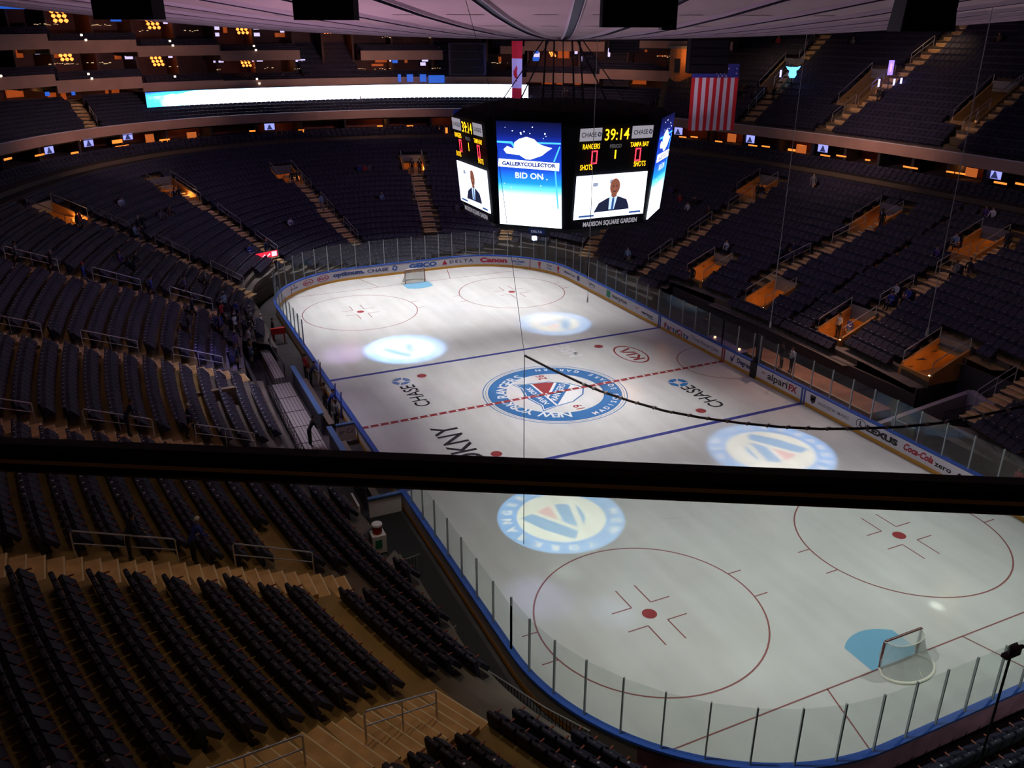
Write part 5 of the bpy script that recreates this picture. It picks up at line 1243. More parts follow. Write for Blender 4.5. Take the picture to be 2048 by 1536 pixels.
# crowd beside the players benches
cr = [(430, 668, C_BLUE), (446, 676, C_PUR), (462, 668, C_WHT), (476, 662, C_NVY), (492, 668, C_BLK), (455, 650, C_RED), (472, 642, C_BLUE), (488, 648, C_BLK), (505, 655, C_GRY), (438, 640, C_NVY), (462, 700, C_BLUE), (482, 712, C_PUR), (496, 722, C_BLK), (474, 735, C_NVY), (440, 622, C_LB), (500, 700, C_WHT), (510, 735, C_NVY)]
cl = ['blue', 'violet', 'white', 'navy', 'black', 'red', 'blue', 'black', 'grey', 'navy', 'blue', 'violet', 'black', 'navy', 'pale blue', 'white', 'navy']
crk = {i: r for r, i in enumerate(sorted(range(len(cr)), key=lambda k: -cr[k][1]))}
for i, (u, v, c) in enumerate(cr):
    put(u, v, ['stand', 'stand2', 'walk'][i % 3], c, C_BLK, 'fan in %s in the crowd left of the players benches, %s nearest the camera' % (cl[i], ORD[crk[i]]), i % 3, [H_D, H_B, H_G][i % 3], dyaw=(i * 1.3) % 2 - 1, extra='stripe' if i % 2 == 0 else None)
def put_z(u, v, z, pose, top, legs, label, yaw, **k):
    P = at_z(u, v, z); return person((P[0], P[1], z), yaw, pose, top, legs, label, **k)
put_z(525, 672, .05, 'stand', C_WHT, C_BLK, 'person in white top and striped cap beside the pale planks near the players benches', 0, cap=C_WHT)
put_z(548, 682, .05, 'stand', C_BLK, C_BLK, 'person in a black suit standing at the rink corner next to the players benches', -.3)
put_z(621, 893, .36, 'bend', C_BLK, C_BLK, 'usher in black walking on the pale platform just above the bridge rail', .2, extra='shirt')
# players benches
for i, (y, c, n_) in enumerate(((8.6, C_RED, 'red'), (7.2, C_NVY, 'navy'), (3.4, C_BRN, 'brown'), (2.3, C_BLUE, 'blue'), (.6, C_GRY, 'grey'))):
    person((-13.75, y, .02), .4 * (-1) ** i, 'bend' if i % 2 else 'stand2', c, C_BLK, 'equipment helper in %s inside the far players bench' % n_, i % 3)
# right stand
put(1252, 533, 'walk', C_LB, C_NVY, 'fan in a pale jersey standing behind the glass near the scoreboard', 0, extra='stripe')
put(1378, 575, 'stand', C_BLK, C_BLK, 'usher in black standing in the lowest right entrance furthest away', 1)
put(1516, 400, 'stand', C_BLK, C_BLK, 'person in black on the right stand steps beside one with a red cap', 0)
put(1526, 400, 'walk', C_BLK, C_GRY, 'person with a red cap on the right stand steps', 0, cap=C_RED)
put(1418, 433, 'sit', C_BRN, C_BLK, 'seated person in brown in the right stand above the aisle near the scoreboard', 0, H_B)
put(1446, 509, 'sit', C_WHT, C_NVY, 'seated fan in white in the right stand above the lowest entrances', 0, extra='stripe')
put(1360, 408, 'sit', C_RED, C_BLK, 'seated fan in red just right of the scoreboard', 0)
put(1340, 394, 'sit', C_PUR, C_BLK, 'seated fan in violet just right of the scoreboard', 1)
put(1384, 420, 'sit', C_BLK, C_BLK, 'seated person in black just right of the scoreboard', 0)
put(1373, 428, 'sit', C_WHT, C_BLK, 'seated person in white just right of the scoreboard, lowest of the group', 0)
put(1630, 379, 'walk', C_GRY, C_GRY, 'person in pale grey standing alone high in the right stand', 0)
put(1766, 455, 'stand', C_BLK, C_BLK, 'usher with a white shirt front on the middle right stand steps', 2, extra='shirt')
put(1686, 640, 'stand2', C_WHT, C_BLK, 'fan in a white jersey standing above a small lit entrance in the right stand', 1, extra='stripe')
put(1703, 650, 'stand', C_BLUE, C_JEAN, 'fan in a blue jersey standing beside the white jerseyed one in the right stand', 0, extra='stripe')
put(1778, 614, 'sit', C_BLUE, C_BLK, 'seated fan in blue beside the right stand steps, left one', 0, extra='stripe')
put(1806, 608, 'sit', C_BLUE, C_BLK, 'seated fan in blue beside the right stand steps, right one', 0)
put(1784, 598, 'sit', C_WHT, C_BLK, 'seated fan in white behind the fans in blue beside the right stand steps', 0)
put(1971, 449, 'sit', C_WHT, C_BLK, 'seated person in white high at the right picture edge', 0, H_B)
put(1958, 446, 'sit', C_PUR, C_BLK, 'seated person in violet beside the white shirted one high at the right', 0)
put(1917, 490, 'sit', C_LB, C_BLK, 'seated fan in pale blue high in the right stand', 0)
put(1896, 560, 'sit', C_GRY, C_BLK, 'seated person in grey beside the long right stand aisle', 0, H_B)
put(1940, 560, 'walk', C_BLK, C_BLK, 'dark clothed person on the long right stand aisle', 1)
put(2002, 510, 'stand', C_BLK, C_BLK, 'usher in black standing in the lit entrance at the right picture edge', 2)
put(1556, 520, 'sit', C_NVY, C_BLK, 'seated person in navy above the small lit entrances of the right stand', 0)
put(1584, 510, 'sit', C_NVY, C_BLK, 'seated person in dark blue further along the same right stand row', 1)
put(1858, 528, 'sit', C_PUR, C_BLK, 'seated fan in violet left of the long right stand aisle', 0)
for u, v, c, l in ((1487, 190, C_BRN, 'seated fan in tan in the upper stand right of the striped flag'), (1510, 194, C_GRY, 'seated person in grey in the upper stand right of the striped flag'), (1556, 90, C_RED, 'seated fan in red near the roof in the upper right stand'), (1706, 90, C_GRY, 'seated person in grey under the roof in the upper right stand'), (1996, 88, C_BRN, 'seated person in orange-brown near the roof at the far right'), (1546, 200, C_BLK, 'usher in black at the upper entrance below the blue crest'), (1755, 205, C_BLK, 'person in black at the upper entrance beside the long aisle')):
    put(u, v, 'sit' if 'seated' in l else 'stand', c, C_BLK, l, 0, H_B, zf=UZ, t0=70, t1=150)
for u, v, c, l in ((722, 213, C_GRY, 'seated person in grey under the LED ribbon board'), (1128, 203, C_GRY, 'person in grey standing in the far upper aisle, left one'), (1134, 205, C_BLK, 'person in black standing in the far upper aisle, right one'), (1228, 178, C_BRN, 'person in tan standing at the far back wall, left one'), (1260, 178, C_WHT, 'person in white standing at the far back wall, right one'), (1345, 185, C_BLK, 'usher in black beside the orange doorway at the far end')):
    put(u, v, 'sit' if 'seated' in l else 'stand', c, C_BLK, l, 0, H_B, zf=EZ, t0=70, t1=170)
# opened seats under the seated people
SITA = np.array([(a[0], a[1]) for a in SITS])
keep = []
for sx in SEATS:
    keep.append(np.min(np.hypot(SITA[:, 0] - sx[0], SITA[:, 1] - sx[1])) > .52)
SEATS = [sx for sx, k in zip(SEATS, keep) if k]
ALLP = [(o.location.x, o.location.y) for o in COL.objects if o.name.startswith('person')]
PA_ = np.array(ALLP); SEATS = [sx for sx in SEATS if np.min(np.hypot(PA_[:, 0] - sx[0], PA_[:, 1] - sx[1])) > .40]
for i, (x, y, z, yw) in enumerate(SITS):
    mb = MB(); M = Matrix.Translation((x, y, z)) @ Matrix.Rotation(yw, 4, 'Z')
    mb.box((.10, 0, .30), (.42, .48, .10), M=M); mb.box((-.27, 0, .58), (.09, .48, .72), M=M)
    for s in (-1, 1): mb.box((-.02, s * .27, .29), (.06, .03, .58), M=M)
    o = mb.build('occupied_seat', M_SEAT); tag(o, 'dark navy seat folded open under a seated spectator', 'seat', 'seats in use under spectators')

# ------------------------------------------------------------------ players benches, platforms, barriers
M_PLANK = bpy.data.materials.new('aluminium_planks'); M_PLANK.use_nodes = True; nt = M_PLANK.node_tree; b = nt.nodes['Principled BSDF']; tc = nt.nodes.new('ShaderNodeTexCoord'); wv = nt.nodes.new('ShaderNodeTexWave'); wv.inputs['Scale'].default_value = 1.6; wv.bands_direction = 'X'
nt.links.new(tc.outputs['Object'], wv.inputs['Vector']); cr_ = nt.nodes.new('ShaderNodeValToRGB'); cr_.color_ramp.elements[0].color = (.06, .055, .06, 1); cr_.color_ramp.elements[0].position = .03; cr_.color_ramp.elements[1].color = (.42, .38, .40, 1); cr_.color_ramp.elements[1].position = .12
nt.links.new(wv.outputs['Fac'], cr_.inputs['Fac']); nt.links.new(cr_.outputs[0], b.inputs['Base Color']); b.inputs['Roughness'].default_value = .5
def bench(y0, y1, label, plabel):
    t = thing('players_bench', (-14.0, (y0 + y1) / 2, 0), label, 'bench'); mb = MB(); mb.box((-14.05, (y0 + y1) / 2, .36), (.34, y1 - y0 - .6, .06)); mb.build('bench_seat', mat('bench_tan', (.20, .15, .12), .6), t)
    mb = MB()
    for y in np.linspace(y0 + .5, y1 - .5, 6): mb.box((-14.05, y, .16), (.25, .08, .34))
    mb.build('bench_legs', M_BLACK, t)
    t = thing('bench_barrier', (-14.6, (y0 + y1) / 2, 0), plabel, 'barrier'); mb = MB(); mb.box((-14.65, (y0 + y1) / 2, .6), (.10, y1 - y0, 1.2)); mb.build('panel', mat('bench_dark_panel', (.05, .05, .07), .6), t)
    mb = MB(); mb.box((-14.65, (y0 + y1) / 2, 1.24), (.30, y1 - y0, .08)); mb.build('cap', mat('bench_cap_blue', (.07, .17, .42), .45), t)
bench(.2, 8.2, 'tan players bench inside the far bench box', 'long blue capped barrier behind the far players bench')
bench(-8.8, -1.6, 'players bench in the box hidden behind the bridge rail', 'blue capped barrier behind the near players bench')
def divider(x0, x1, y, label, txt=None):
    t = thing('bench_divider', ((x0 + x1) / 2, y, 0), label, 'panel'); mb = MB(); mb.box(((x0 + x1) / 2, y, .52), (x1 - x0, .1, .96)); mb.build('panel', M_WHITE, t)
    mb = MB(); mb.box(((x0 + x1) / 2, y, 1.04), (x1 - x0 + .06, .22, .09)); mb.build('cap', MATS['bench_cap_blue'], t)
    if txt: text_at('lettering', txt, .42, frame(((x0 + x1) / 2, y - .06, .62), (1, 0, 0), (0, 0, 1)), A_GRY, t, .004, width=(x1 - x0) * .75)
divider(-14.15, -13.12, -1.2, 'white end panel with blue cap and grey letters above the bridge rail', 'er Ca')
divider(-14.75, -13.2, -9.6, 'white end panel with blue cap just below the bridge rail')
mb = MB(); mb.box((-15.3, -9.3, .52), (.1, 1.3, .96), M=Matrix.Identity(4)); o = mb.build('side_panel', M_WHITE); tag(o, 'short angled white panel left of the white end panel below the bridge rail', 'panel')
# sticks leaning on the far bench
for i, (y, c) in enumerate(((1.2, C_BLUE), (2.6, C_BLUE), (6.4, C_BRN), (6.9, C_WHT))):
    mb = MB(); mb.tube([(-13.35, y, .3), (-13.25, y + .05, 1.25), (-13.2, y + .08, 1.9)], .035, 6); o = mb.build('hockey_stick', c); tag(o, '%s hockey stick standing upright at the far players bench, counted from the bridge rail' % ORD[i], 'hockey stick', 'hockey sticks at the far players bench')
for i, (x, y) in enumerate(((-13.5, 4.6), (-13.9, 5.6), (-13.6, .1), (-13.4, -.5))):
    mb = MB(); mb.tube([(x, y, .02), (x, y, .2), (x, y, .23), (x, y, .27)], [.04, .04, .02, .02], 8); o = mb.build('drink_bottle', M_WHITE if i % 2 else C_GRY); tag(o, 'small drink bottle on the floor of the far players bench', 'bottle', 'bottles on the far players bench floor')
t = thing('platform', (-16.4, -1, 0), 'long pale aluminium plank platform between the left seats and the players benches', 'platform')
mb = MB(); mb.box((-15.68, 1.9, .17), (1.4, 11.8, .34)); mb.build('deck', M_PLANK, t)
mb = MB()
for y in np.arange(-3.4, 7.6, 2.2): mb.box((-15.68, y, .345), (1.4, .05, .02))
mb.build('cross_strips', M_BLACK, t)
t = thing('baluster_railing', (-17.2, -1, .3), 'black railing with thin balusters beside the pale plank platform', 'railing')
mb = MB(); mb.tube([(-16.45, -4, 1.3), (-16.45, 7.7, 1.3)], .03, 6); mb.tube([(-16.45, -4, .42), (-16.45, 7.7, .42)], .02, 6); mb.build('rails', M_BLACK, t)
mb = MB()
for y in np.arange(-4, 7.7, .46): mb.box((-16.45, y, .8), (.03, .03, 1.0))
mb.build('balusters', M_BLACK, t)
t = thing('pale_walkway', (-16.2, 9, 0), 'pale pink lit plank walkway leading towards the rink corner', 'walkway'); mb = MB(); mb.box((-15.5, 11.0, .3), (.6, 5.6, .56)); mb.build('deck', M_PLANK, t)
mb = MB(); mb.tube([(-15.15, 8.3, .5), (-15.15, 8.3, 1.4), (-15.15, 13.7, 1.4), (-15.15, 13.7, .5)], .03, 6); mb.build('hand_rail', M_BLACK, t)
t = thing('short_stair', (-16.3, 12.6, 0), 'short flight of dark steps with pale edges at the end of the pale walkway', 'stairs'); mb = MB(); nb = MB()
for k in range(5): mb.box((-15.6, 14.1 + k * .42, .24 + .09 * k), (1.1, .42, .48 + .18 * k)); nb.box((-15.6, 13.92 + k * .42, .49 + .18 * k), (1.1, .05, .02))
mb.build('treads', mat('step_dark', (.05, .05, .055), .7), t); nb.build('nosings', mat('nosing_pale', (.55, .62, .45), .6), t)
mb = MB(); mb.box((-14.05, 16.3, .95), (1.0, .25, .45)); mb.box((-14.45, 16.3, .36), (.08, .08, .72)); mb.box((-13.65, 16.3, .36), (.08, .08, .72)); o = mb.build('red_sign_board', mat('box_red', (.5, .02, .02), .5)); tag(o, 'bright red sign board on short legs beside the rink corner near the players benches', 'sign')
# tan wall near the platform
mb = MB(); mb.obox((-19.9, 1.3), (1, 0), (0, 1), 2.0, .25, 1.4, 3.25); o = mb.build('low_wall', mat('tan_wall', (.30, .22, .14), .7)); tag(o, 'low tan wall crossing the left rows with a pale lit slot on top', 'wall')
# red lit sign at the far left corner
t = thing('lit_sign', (-12.2, 33, 2.2), 'red lit sign at the end of the far left corner rows', 'sign'); P = hit(534, 522, lower_z); M = frame((P[0], P[1], P[2] + .55), (.93, .37, 0), (0, 0, 1))
mb = MB(); mb.box((0, 0, 0), (2.2, .6, .14), M=M); mb.build('housing', M_BLACK, t); flat('panel', M, rect(2.1, .52), emis('sign_red', (1, .02, .05), 1.3), t, .09)
flat('panel_pale', M, rect(.5, .42, .72, 0), emis('sign_pink', (1, .55, .6), 1.5), t, .105); flat('panel_mark', M, [(-.5, -.15), (-.2, .1), (0, -.1), (.3, .12), (.35, .0), (.0, -.2), (-.25, -.02), (-.45, -.2)], emis('sign_pink', (1, .55, .6), 1.5), t, .105)
# drinks station
P = at_z(757, 1098, .05); t = thing('drinks_station', (P[0], P[1], 0), 'white drinks cart below the bridge rail', 'cart'); mb = MB(); mb.box((P[0], P[1], .45), (.62, .62, .86)); mb.build('cart_body', M_WHITE, t)
mb = MB(); mb.box((P[0] - .05, P[1] - .32, .5), (.3, .02, .4)); mb.build('cart_label', A_GRN, t)
t = thing('drinks_cooler', (P[0], P[1], .89), 'red drinks cooler with white lid standing on the white cart', 'cooler'); mb = MB(); mb.tube([(P[0], P[1], .89), (P[0], P[1], .95), (P[0], P[1], 1.28)], [.19, .21, .21], 16); mb.build('cooler_body', mat('cooler_red', (.5, .03, .02), .4), t)
mb = MB(); mb.tube([(P[0], P[1], 1.28), (P[0], P[1], 1.36), (P[0], P[1], 1.40)], [.24, .23, .12], 16); mb.build('cooler_lid', M_WHITE, t)
# barriers on the near left floor
def barrier(p0, p1, label, z=.0, h=1.05):
    p0 = np.array(p0); p1 = np.array(p1); L = np.linalg.norm(p1 - p0); d = (p1 - p0) / L; t = thing('floor_railing', (*p0, z), label, 'railing'); mb = MB(); mb.tube([(*p0, z), (*p0, z + h), (*p1, z + h), (*p1, z)], .025, 6); mb.tube([(*p0, z + .15), (*p1, z + .15)], .018, 5); mb.build('frame', mat('railing_grey', (.25, .24, .25), .5), t)
    mb = MB()
    for k in range(1, int(L / .14)): q = p0 + d * k * .14; mb.box((q[0], q[1], z + h / 2 + .07), (.018, .018, h - .15))
    mb.build('balusters', M_BLACK, t)
A1_, A2_ = at_z(795, 1135, .8)[:2], at_z(840, 1118, .8)[:2]; barrier(A1_, A2_, 'short grey baluster railing on the dark floor beside the drinks cart')
A1_, A2_ = at_z(882, 1290, .8)[:2], at_z(912, 1262, .8)[:2]; barrier(A1_, A2_, 'short grey baluster railing on the dark floor of the near left corner')
A1_, A2_ = at_z(845, 1180, .9)[:2], at_z(912, 1262, .9)[:2]; barrier(A1_, A2_, 'long dark railing running along the near left corner floor', h=.9)
A1_, A2_ = at_z(912, 1300, .9)[:2], at_z(1090, 1415, .9)[:2]; barrier(A1_, A2_, 'long dark railing along the front row of the near corner', h=.9)
A1_, A2_ = at_z(1090, 1415, .9)[:2], at_z(1180, 1462, .9)[:2]; barrier(A1_, A2_, 'dark railing at the bottom edge beside the rink corner', h=.9)
# dark floor mats between boards and seats
mb = MB(); ribbon(mb, 103, 131.5, .12, .15, 0, .98); mb.build('outer_board_panel', mat('board_mauve', (.42, .18, .34), .6, noise=.35, nscale=1.2), boards)
mb = MB(); ribbon(mb, 100, 129.5, .6, 1.5, -.05, .10); ribbon(mb, 100, 129.5, 1.5, 2.4, -.05, .34); ribbon(mb, 100, 129.5, 2.4, 3.3, -.05, .58); struct(mb.build('floor_end_rows', mat('end_tread', (.30, .29, .17), .8, noise=.2, nscale=1)))
for off_, z_ in ((1.05, .10), (1.95, .34), (2.85, .58)):
    for k in range(46):
        q_, t_, n_ = rr(102 + k * .58 * (1.0), off_); SEATS.append((q_[0], q_[1], z_, -n_[0], -n_[1]))
mb = MB(); ribbon(mb, 129.6, TT - 9.4, .35, 1.9, -.05, .02); o = mb.build('floor_mat', mat('black_mat', (.012, .012, .013), .7)); tag(o, 'black floor matting running around the outside of the near boards', 'mat')
# pale parapet of the left stand
mb = MB(); pts_ = [hit(u, v, lower_z) for u, v in ((-60, 505), (0, 470), (35, 447), (70, 430), (104, 416))]
pr = None
for q in pts_:
    nn = -q[:2] / np.linalg.norm(q[:2]); a_ = q[:2]; b2 = q[:2] + np.array([-.55, .18]); zt = 7.35; cur = [(*a_, zt - 1.3), (*b2, zt - 1.3), (*b2, zt), (*a_, zt)]
    if pr:
        for i in range(4): j = (i + 1) % 4; mb.quad(pr[i], pr[j], cur[j], cur[i])
    else: mb.poly(cur[::-1])
    pr = cur
mb.poly(pr); o = mb.build('parapet', mat('parapet_pale', (.36, .36, .48), .5)); tag(o, 'long pale grey parapet curving in from the left picture edge high in the left stand', 'wall')
# near right tunnel walls and platform
M_PALE = mat('pale_wall', (.46, .42, .46), .6)
t = thing('tunnel_wall', (14.6, -13.2, 0), 'pale sloping wall of the players tunnel at the near right', 'wall')
def slab(mb, p0, p1, z0a, z1a, z0b, z1b, w=.32):
    p0 = np.array(p0, float); p1 = np.array(p1, float); d = (p1 - p0) / np.linalg.norm(p1 - p0); n = np.array([-d[1], d[0]]) * w / 2
    A = [(*(p0 - n), z0a), (*(p0 + n), z0a), (*(p0 + n), z1a), (*(p0 - n), z1a)]; B = [(*(p1 - n), z0b), (*(p1 + n), z0b), (*(p1 + n), z1b), (*(p1 - n), z1b)]
    mb.poly(A[::-1]); mb.poly(B)
    for i in range(4): j = (i + 1) % 4; mb.quad(A[i], A[j], B[j], B[i])
mb = MB(); slab(mb, (13.7, -12.5), (20.3, -13.4), 0, .4, 0, 1.75); mb.build('side_slab', M_PALE, t)
mb = MB(); slab(mb, (20.2, -13.4), (19.5, -15.4), 0, 1.8, 0, 1.8, .5); mb.build('end_slab', M_PALE, t)
mb = MB(); slab(mb, (15.0, -15.0), (19.5, -15.4), 0, 1.0, 0, 1.7, .1); mb.build('glass_side', glassmat('tunnel_glass', (.75, .85, .78), .05, .1), t)
mb = MB(); slab(mb, (14.4, -13.3), (14.4, -14.8), 0, 1.1, 0, 1.1, .12); mb.build('gate_panel', mat('gate_pale_green', (.38, .42, .30), .5), t)
mb = MB()
for x in np.arange(17.2, 19.4, .16): mb.box((x, -14.3, .7), (.03, .03, 1.3))
mb.tube([(17.1, -14.3, 1.35), (19.4, -14.3, 1.35)], .03, 6); mb.build('gate_bars', M_BLACK, t)
t = thing('platform', (15.2, -8.5, 0), 'reddish wooden floor platform behind the glass of the right boards', 'platform'); mb = MB(); mb.box((15.6, -5.6, .25), (1.7, 11.6, .5)); mb.build('deck', mat('wood_floor_red', (.30, .14, .09), .6, noise=.25, nscale=1.2), t)
mb = MB(); mb.box((14.72, -5.6, .49), (.05, 11.6, .06)); mb.build('edge_strip', M_NOSE, t)
for i, (y, l) in enumerate(((3.0, 'blue penalty box bench behind the right glass, further one'), (-8.0, 'blue penalty box bench behind the right glass, nearer one'))):
    pass
t = thing('officials_table', (14.0, 1.2, 0), 'violet topped officials table behind the right glass beside the centre line', 'table'); mb = MB(); mb.box((14.0, 1.0, .78), (.7, 3.8, .06)); mb.build('table_top', mat('table_violet', (.22, .16, .32), .5), t)
mb = MB(); mb.box((14.25, 1.0, .39), (.06, 3.6, .74)); mb.build('table_front', A_BLU, t)
for i, (y, n_) in enumerate(((2.3, 'left'), (-.4, 'right'))): 
    mb = MB(); mb.box((14.0, y, .87), (.12, .12, .12)); o = mb.build('desk_lamp', emis('desk_lamp_warm', (1, .55, .3), 2.5)); tag(o, 'small warm desk lamp on the officials table, %s one' % n_, 'lamp')
person((15.0, -4.4, .5), 2.9, 'stand2', C_WHT, C_BLK, 'person in a white shirt behind the glass right of the black gap in the boards', 1)
person((14.9, -3.6, .5), 2.9, 'stand', C_BLK, C_BLK, 'person in black behind the glass right of the black gap in the boards', 0)
person((14.8, 4.0, .03), 2.9, 'bend', C_NVY, C_BLK, 'person in navy beside the officials table behind the right glass', 0)
person((14.3, -21.0, .03), 2.9, 'stand', C_RED, C_BLK, 'person with a pinkish top behind the glass at the near right edge', 0, H_B)
# far end: suite side stair block and orange doorway
t = thing('stair_block', (14, 57, 9), 'orange-red lit stair block beside the left edge of the scoreboard', 'stairs'); mb = MB(); P = cyl(878, 290, 36.5)
for k in range(4): mb.box((0, -.9 + k * .45, .1 * k), (2.2, .18, .5), M=facing(P, 37))
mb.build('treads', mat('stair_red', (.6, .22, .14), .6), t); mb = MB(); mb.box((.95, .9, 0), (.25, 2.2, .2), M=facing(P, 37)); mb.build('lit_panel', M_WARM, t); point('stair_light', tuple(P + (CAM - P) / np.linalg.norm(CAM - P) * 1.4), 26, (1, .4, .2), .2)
P = cyl(1372, 130, 46.5); t = thing('doorway', tuple(P), 'orange curved wall with a dark doorway at the corner of the upper stands', 'wall'); mb = MB(); mb.tube([(P[0], P[1], P[2] - 2.6), (P[0], P[1], P[2] + 1.8)], 1.9, 20); mb.build('curved_wall', mat('wall_orange', (.55, .20, .06), .7, noise=.2, nscale=.8), t)
mb = MB(); mb.tube([(P[0], P[1], P[2] + 1.8), (P[0], P[1], P[2] + 2.1)], 2.1, 20); mb.build('top_cap', M_GREY, t); mb = MB(); mb.box((0, 0, 1.92), (.7, 1.5, .1), M=facing(P, 45)); mb.build('door_opening', M_BLACK, t)
q = P + (CAM - P) / np.linalg.norm(CAM - P) * 3.2; point('doorway_light', (q[0], q[1], P[2] + 1), 90, (1, .45, .15), .3)
# blue lit crests above upper entrances
P = hit(1583, 165, UZ, 70, 150); P = P - ray(1583, 165) * 1.5; t = thing('lit_crest', tuple(P), 'bright blue lit bull-head shaped crest above an upper stand entrance', 'sign'); M = frame((P[0], P[1], P[2] + 1.0), (-_r[0] * -1, -_r[1] * -1, 0), (0, 0, 1))
flat('crest_panel', M, [(-.75, .6), (-.4, .5), (.4, .5), (.75, .6), (.6, .3), (.35, .15), (.42, -.25), (.25, -.55), (-.25, -.55), (-.42, -.25), (-.35, .15), (-.6, .3)], emis('crest_blue', (.08, .35, 1), 4), t); mb = MB(); mb.box((0, -.9, -.1), (.1, 1.0, .06), M=M); mb.build('crest_post', M_BLACK, t)
P = hit(1775, 178, UZ, 70, 150); t = thing('lit_banner', tuple(P), 'small violet-blue lit upright sign above the upper stand entrance', 'sign'); M = frame((P[0], P[1], P[2] + 1.9), (_r[0], _r[1], 0), (0, 0, 1)); flat('sign_panel', M, rect(.5, 1.3), emis('sign_violet', (.2, .12, 1), 3), t); flat('sign_mark', M, rect(.15, .7), emis('sign_magenta', (.8, .2, .9), 3), t, .01); mb = MB(); mb.box((0, -1.2, -.03), (.06, 1.4, .05), M=M); mb.build('sign_post', M_BLACK, t)
for i, (u, v) in enumerate(((1756, 178), (1786, 178), (1800, 176), (1560, 158))):
    P = hit(u, v, UZ, 70, 150); t = thing('marker_light', tuple(P), 'slim pale violet marker light at the upper entrances, %s' % ORD[i], 'lamp', 'slim marker lights at the upper entrances'); mb = MB(); mb.box((P[0], P[1], P[2] + .55), (.12, .12, .7)); mb.build('tube_lamp', emis('marker_violet', (.45, .4, 1), 3), t)
# robotic camera at the near end glass
P = at_depth(2022, 1308, 24.8); t = thing('robotic_camera', (P[0], P[1], 1.1), 'black remote camera on a pole above the near end boards', 'camera'); mb = MB(); mb.tube([(P[0], P[1], .9), (P[0], P[1], P[2] - .05)], .035, 6); mb.build('pole', M_BLACK, t)
mb = MB(); mb.box((P[0], P[1], P[2]), (.5, .16, .10)); mb.box((P[0] + .12, P[1], P[2] + .11), (.26, .16, .14)); mb.tube([(P[0] + .25, P[1], P[2] + .11), (P[0] + .38, P[1], P[2] + .1)], .055, 8); mb.build('camera_body', mat('camera_dark', (.035, .01, .02), .5), t)
mb = MB(); mb.box((P[0] - .1, P[1], P[2] + .16), (.05, .05, .26)); mb.tube([(P[0] - .1, P[1], P[2] + .3), (P[0] + .12, P[1], P[2] + .3), (P[0] + .12, P[1], P[2] + .2)], .018, 5); mb.build('bracket', C_GRY, t)

# ------------------------------------------------------------------ emblem projectors shining on the ice
def outline_loops(me, f):
    cnt = {}
    for pl in me.polygons:
        vs = list(pl.vertices)
        for a, b_ in zip(vs, vs[1:] + vs[:1]): cnt.setdefault(frozenset((a, b_)), []).append((a, b_))
    nxt = {}
    for k, l in cnt.items():
        if len(l) == 1: nxt[l[0][0]] = l[0][1]
    loops = []
    while nxt:
        s0 = next(iter(nxt)); lp = [s0]; c = nxt.pop(s0)
        while c != s0 and c in nxt: lp.append(c); c = nxt.pop(c)
        if len(lp) > 2: loops.append([f(me.vertices[i].co) for i in lp])
    return loops
def filled(name, loops, m, par, k=1.0, z=0):
    c = bpy.data.curves.new(name, 'CURVE'); c.dimensions = '2D'; c.fill_mode = 'BOTH'
    for lp in loops:
        sp = c.splines.new('POLY'); sp.points.add(len(lp) - 1); sp.use_cyclic_u = True
        for i, p in enumerate(lp): sp.points[i].co = (p[0], p[1], 0, 1)
    o = bpy.data.objects.new(name, c); COL.objects.link(o); dg = bpy.context.evaluated_depsgraph_get(); me = bpy.data.meshes.new_from_object(o.evaluated_get(dg)); bpy.data.objects.remove(o)
    n = len(me.vertices); co = np.empty(n * 3); me.vertices.foreach_get('co', co); co = co.reshape(-1, 3) * k; co[:, 2] = z; me.vertices.foreach_set('co', co.reshape(-1)); me.materials.clear(); me.materials.append(m); me.update()
    q = bpy.data.objects.new(name, me); COL.objects.link(q); q.parent = par; return q
G_BLUE = transp('gobo_blue', (.16, .48, 1.0)); G_CREAM = transp('gobo_cream', (1, .98, .84)); G_RED = transp('gobo_red', (1, .55, .6)); G_BLK = M_BLACK
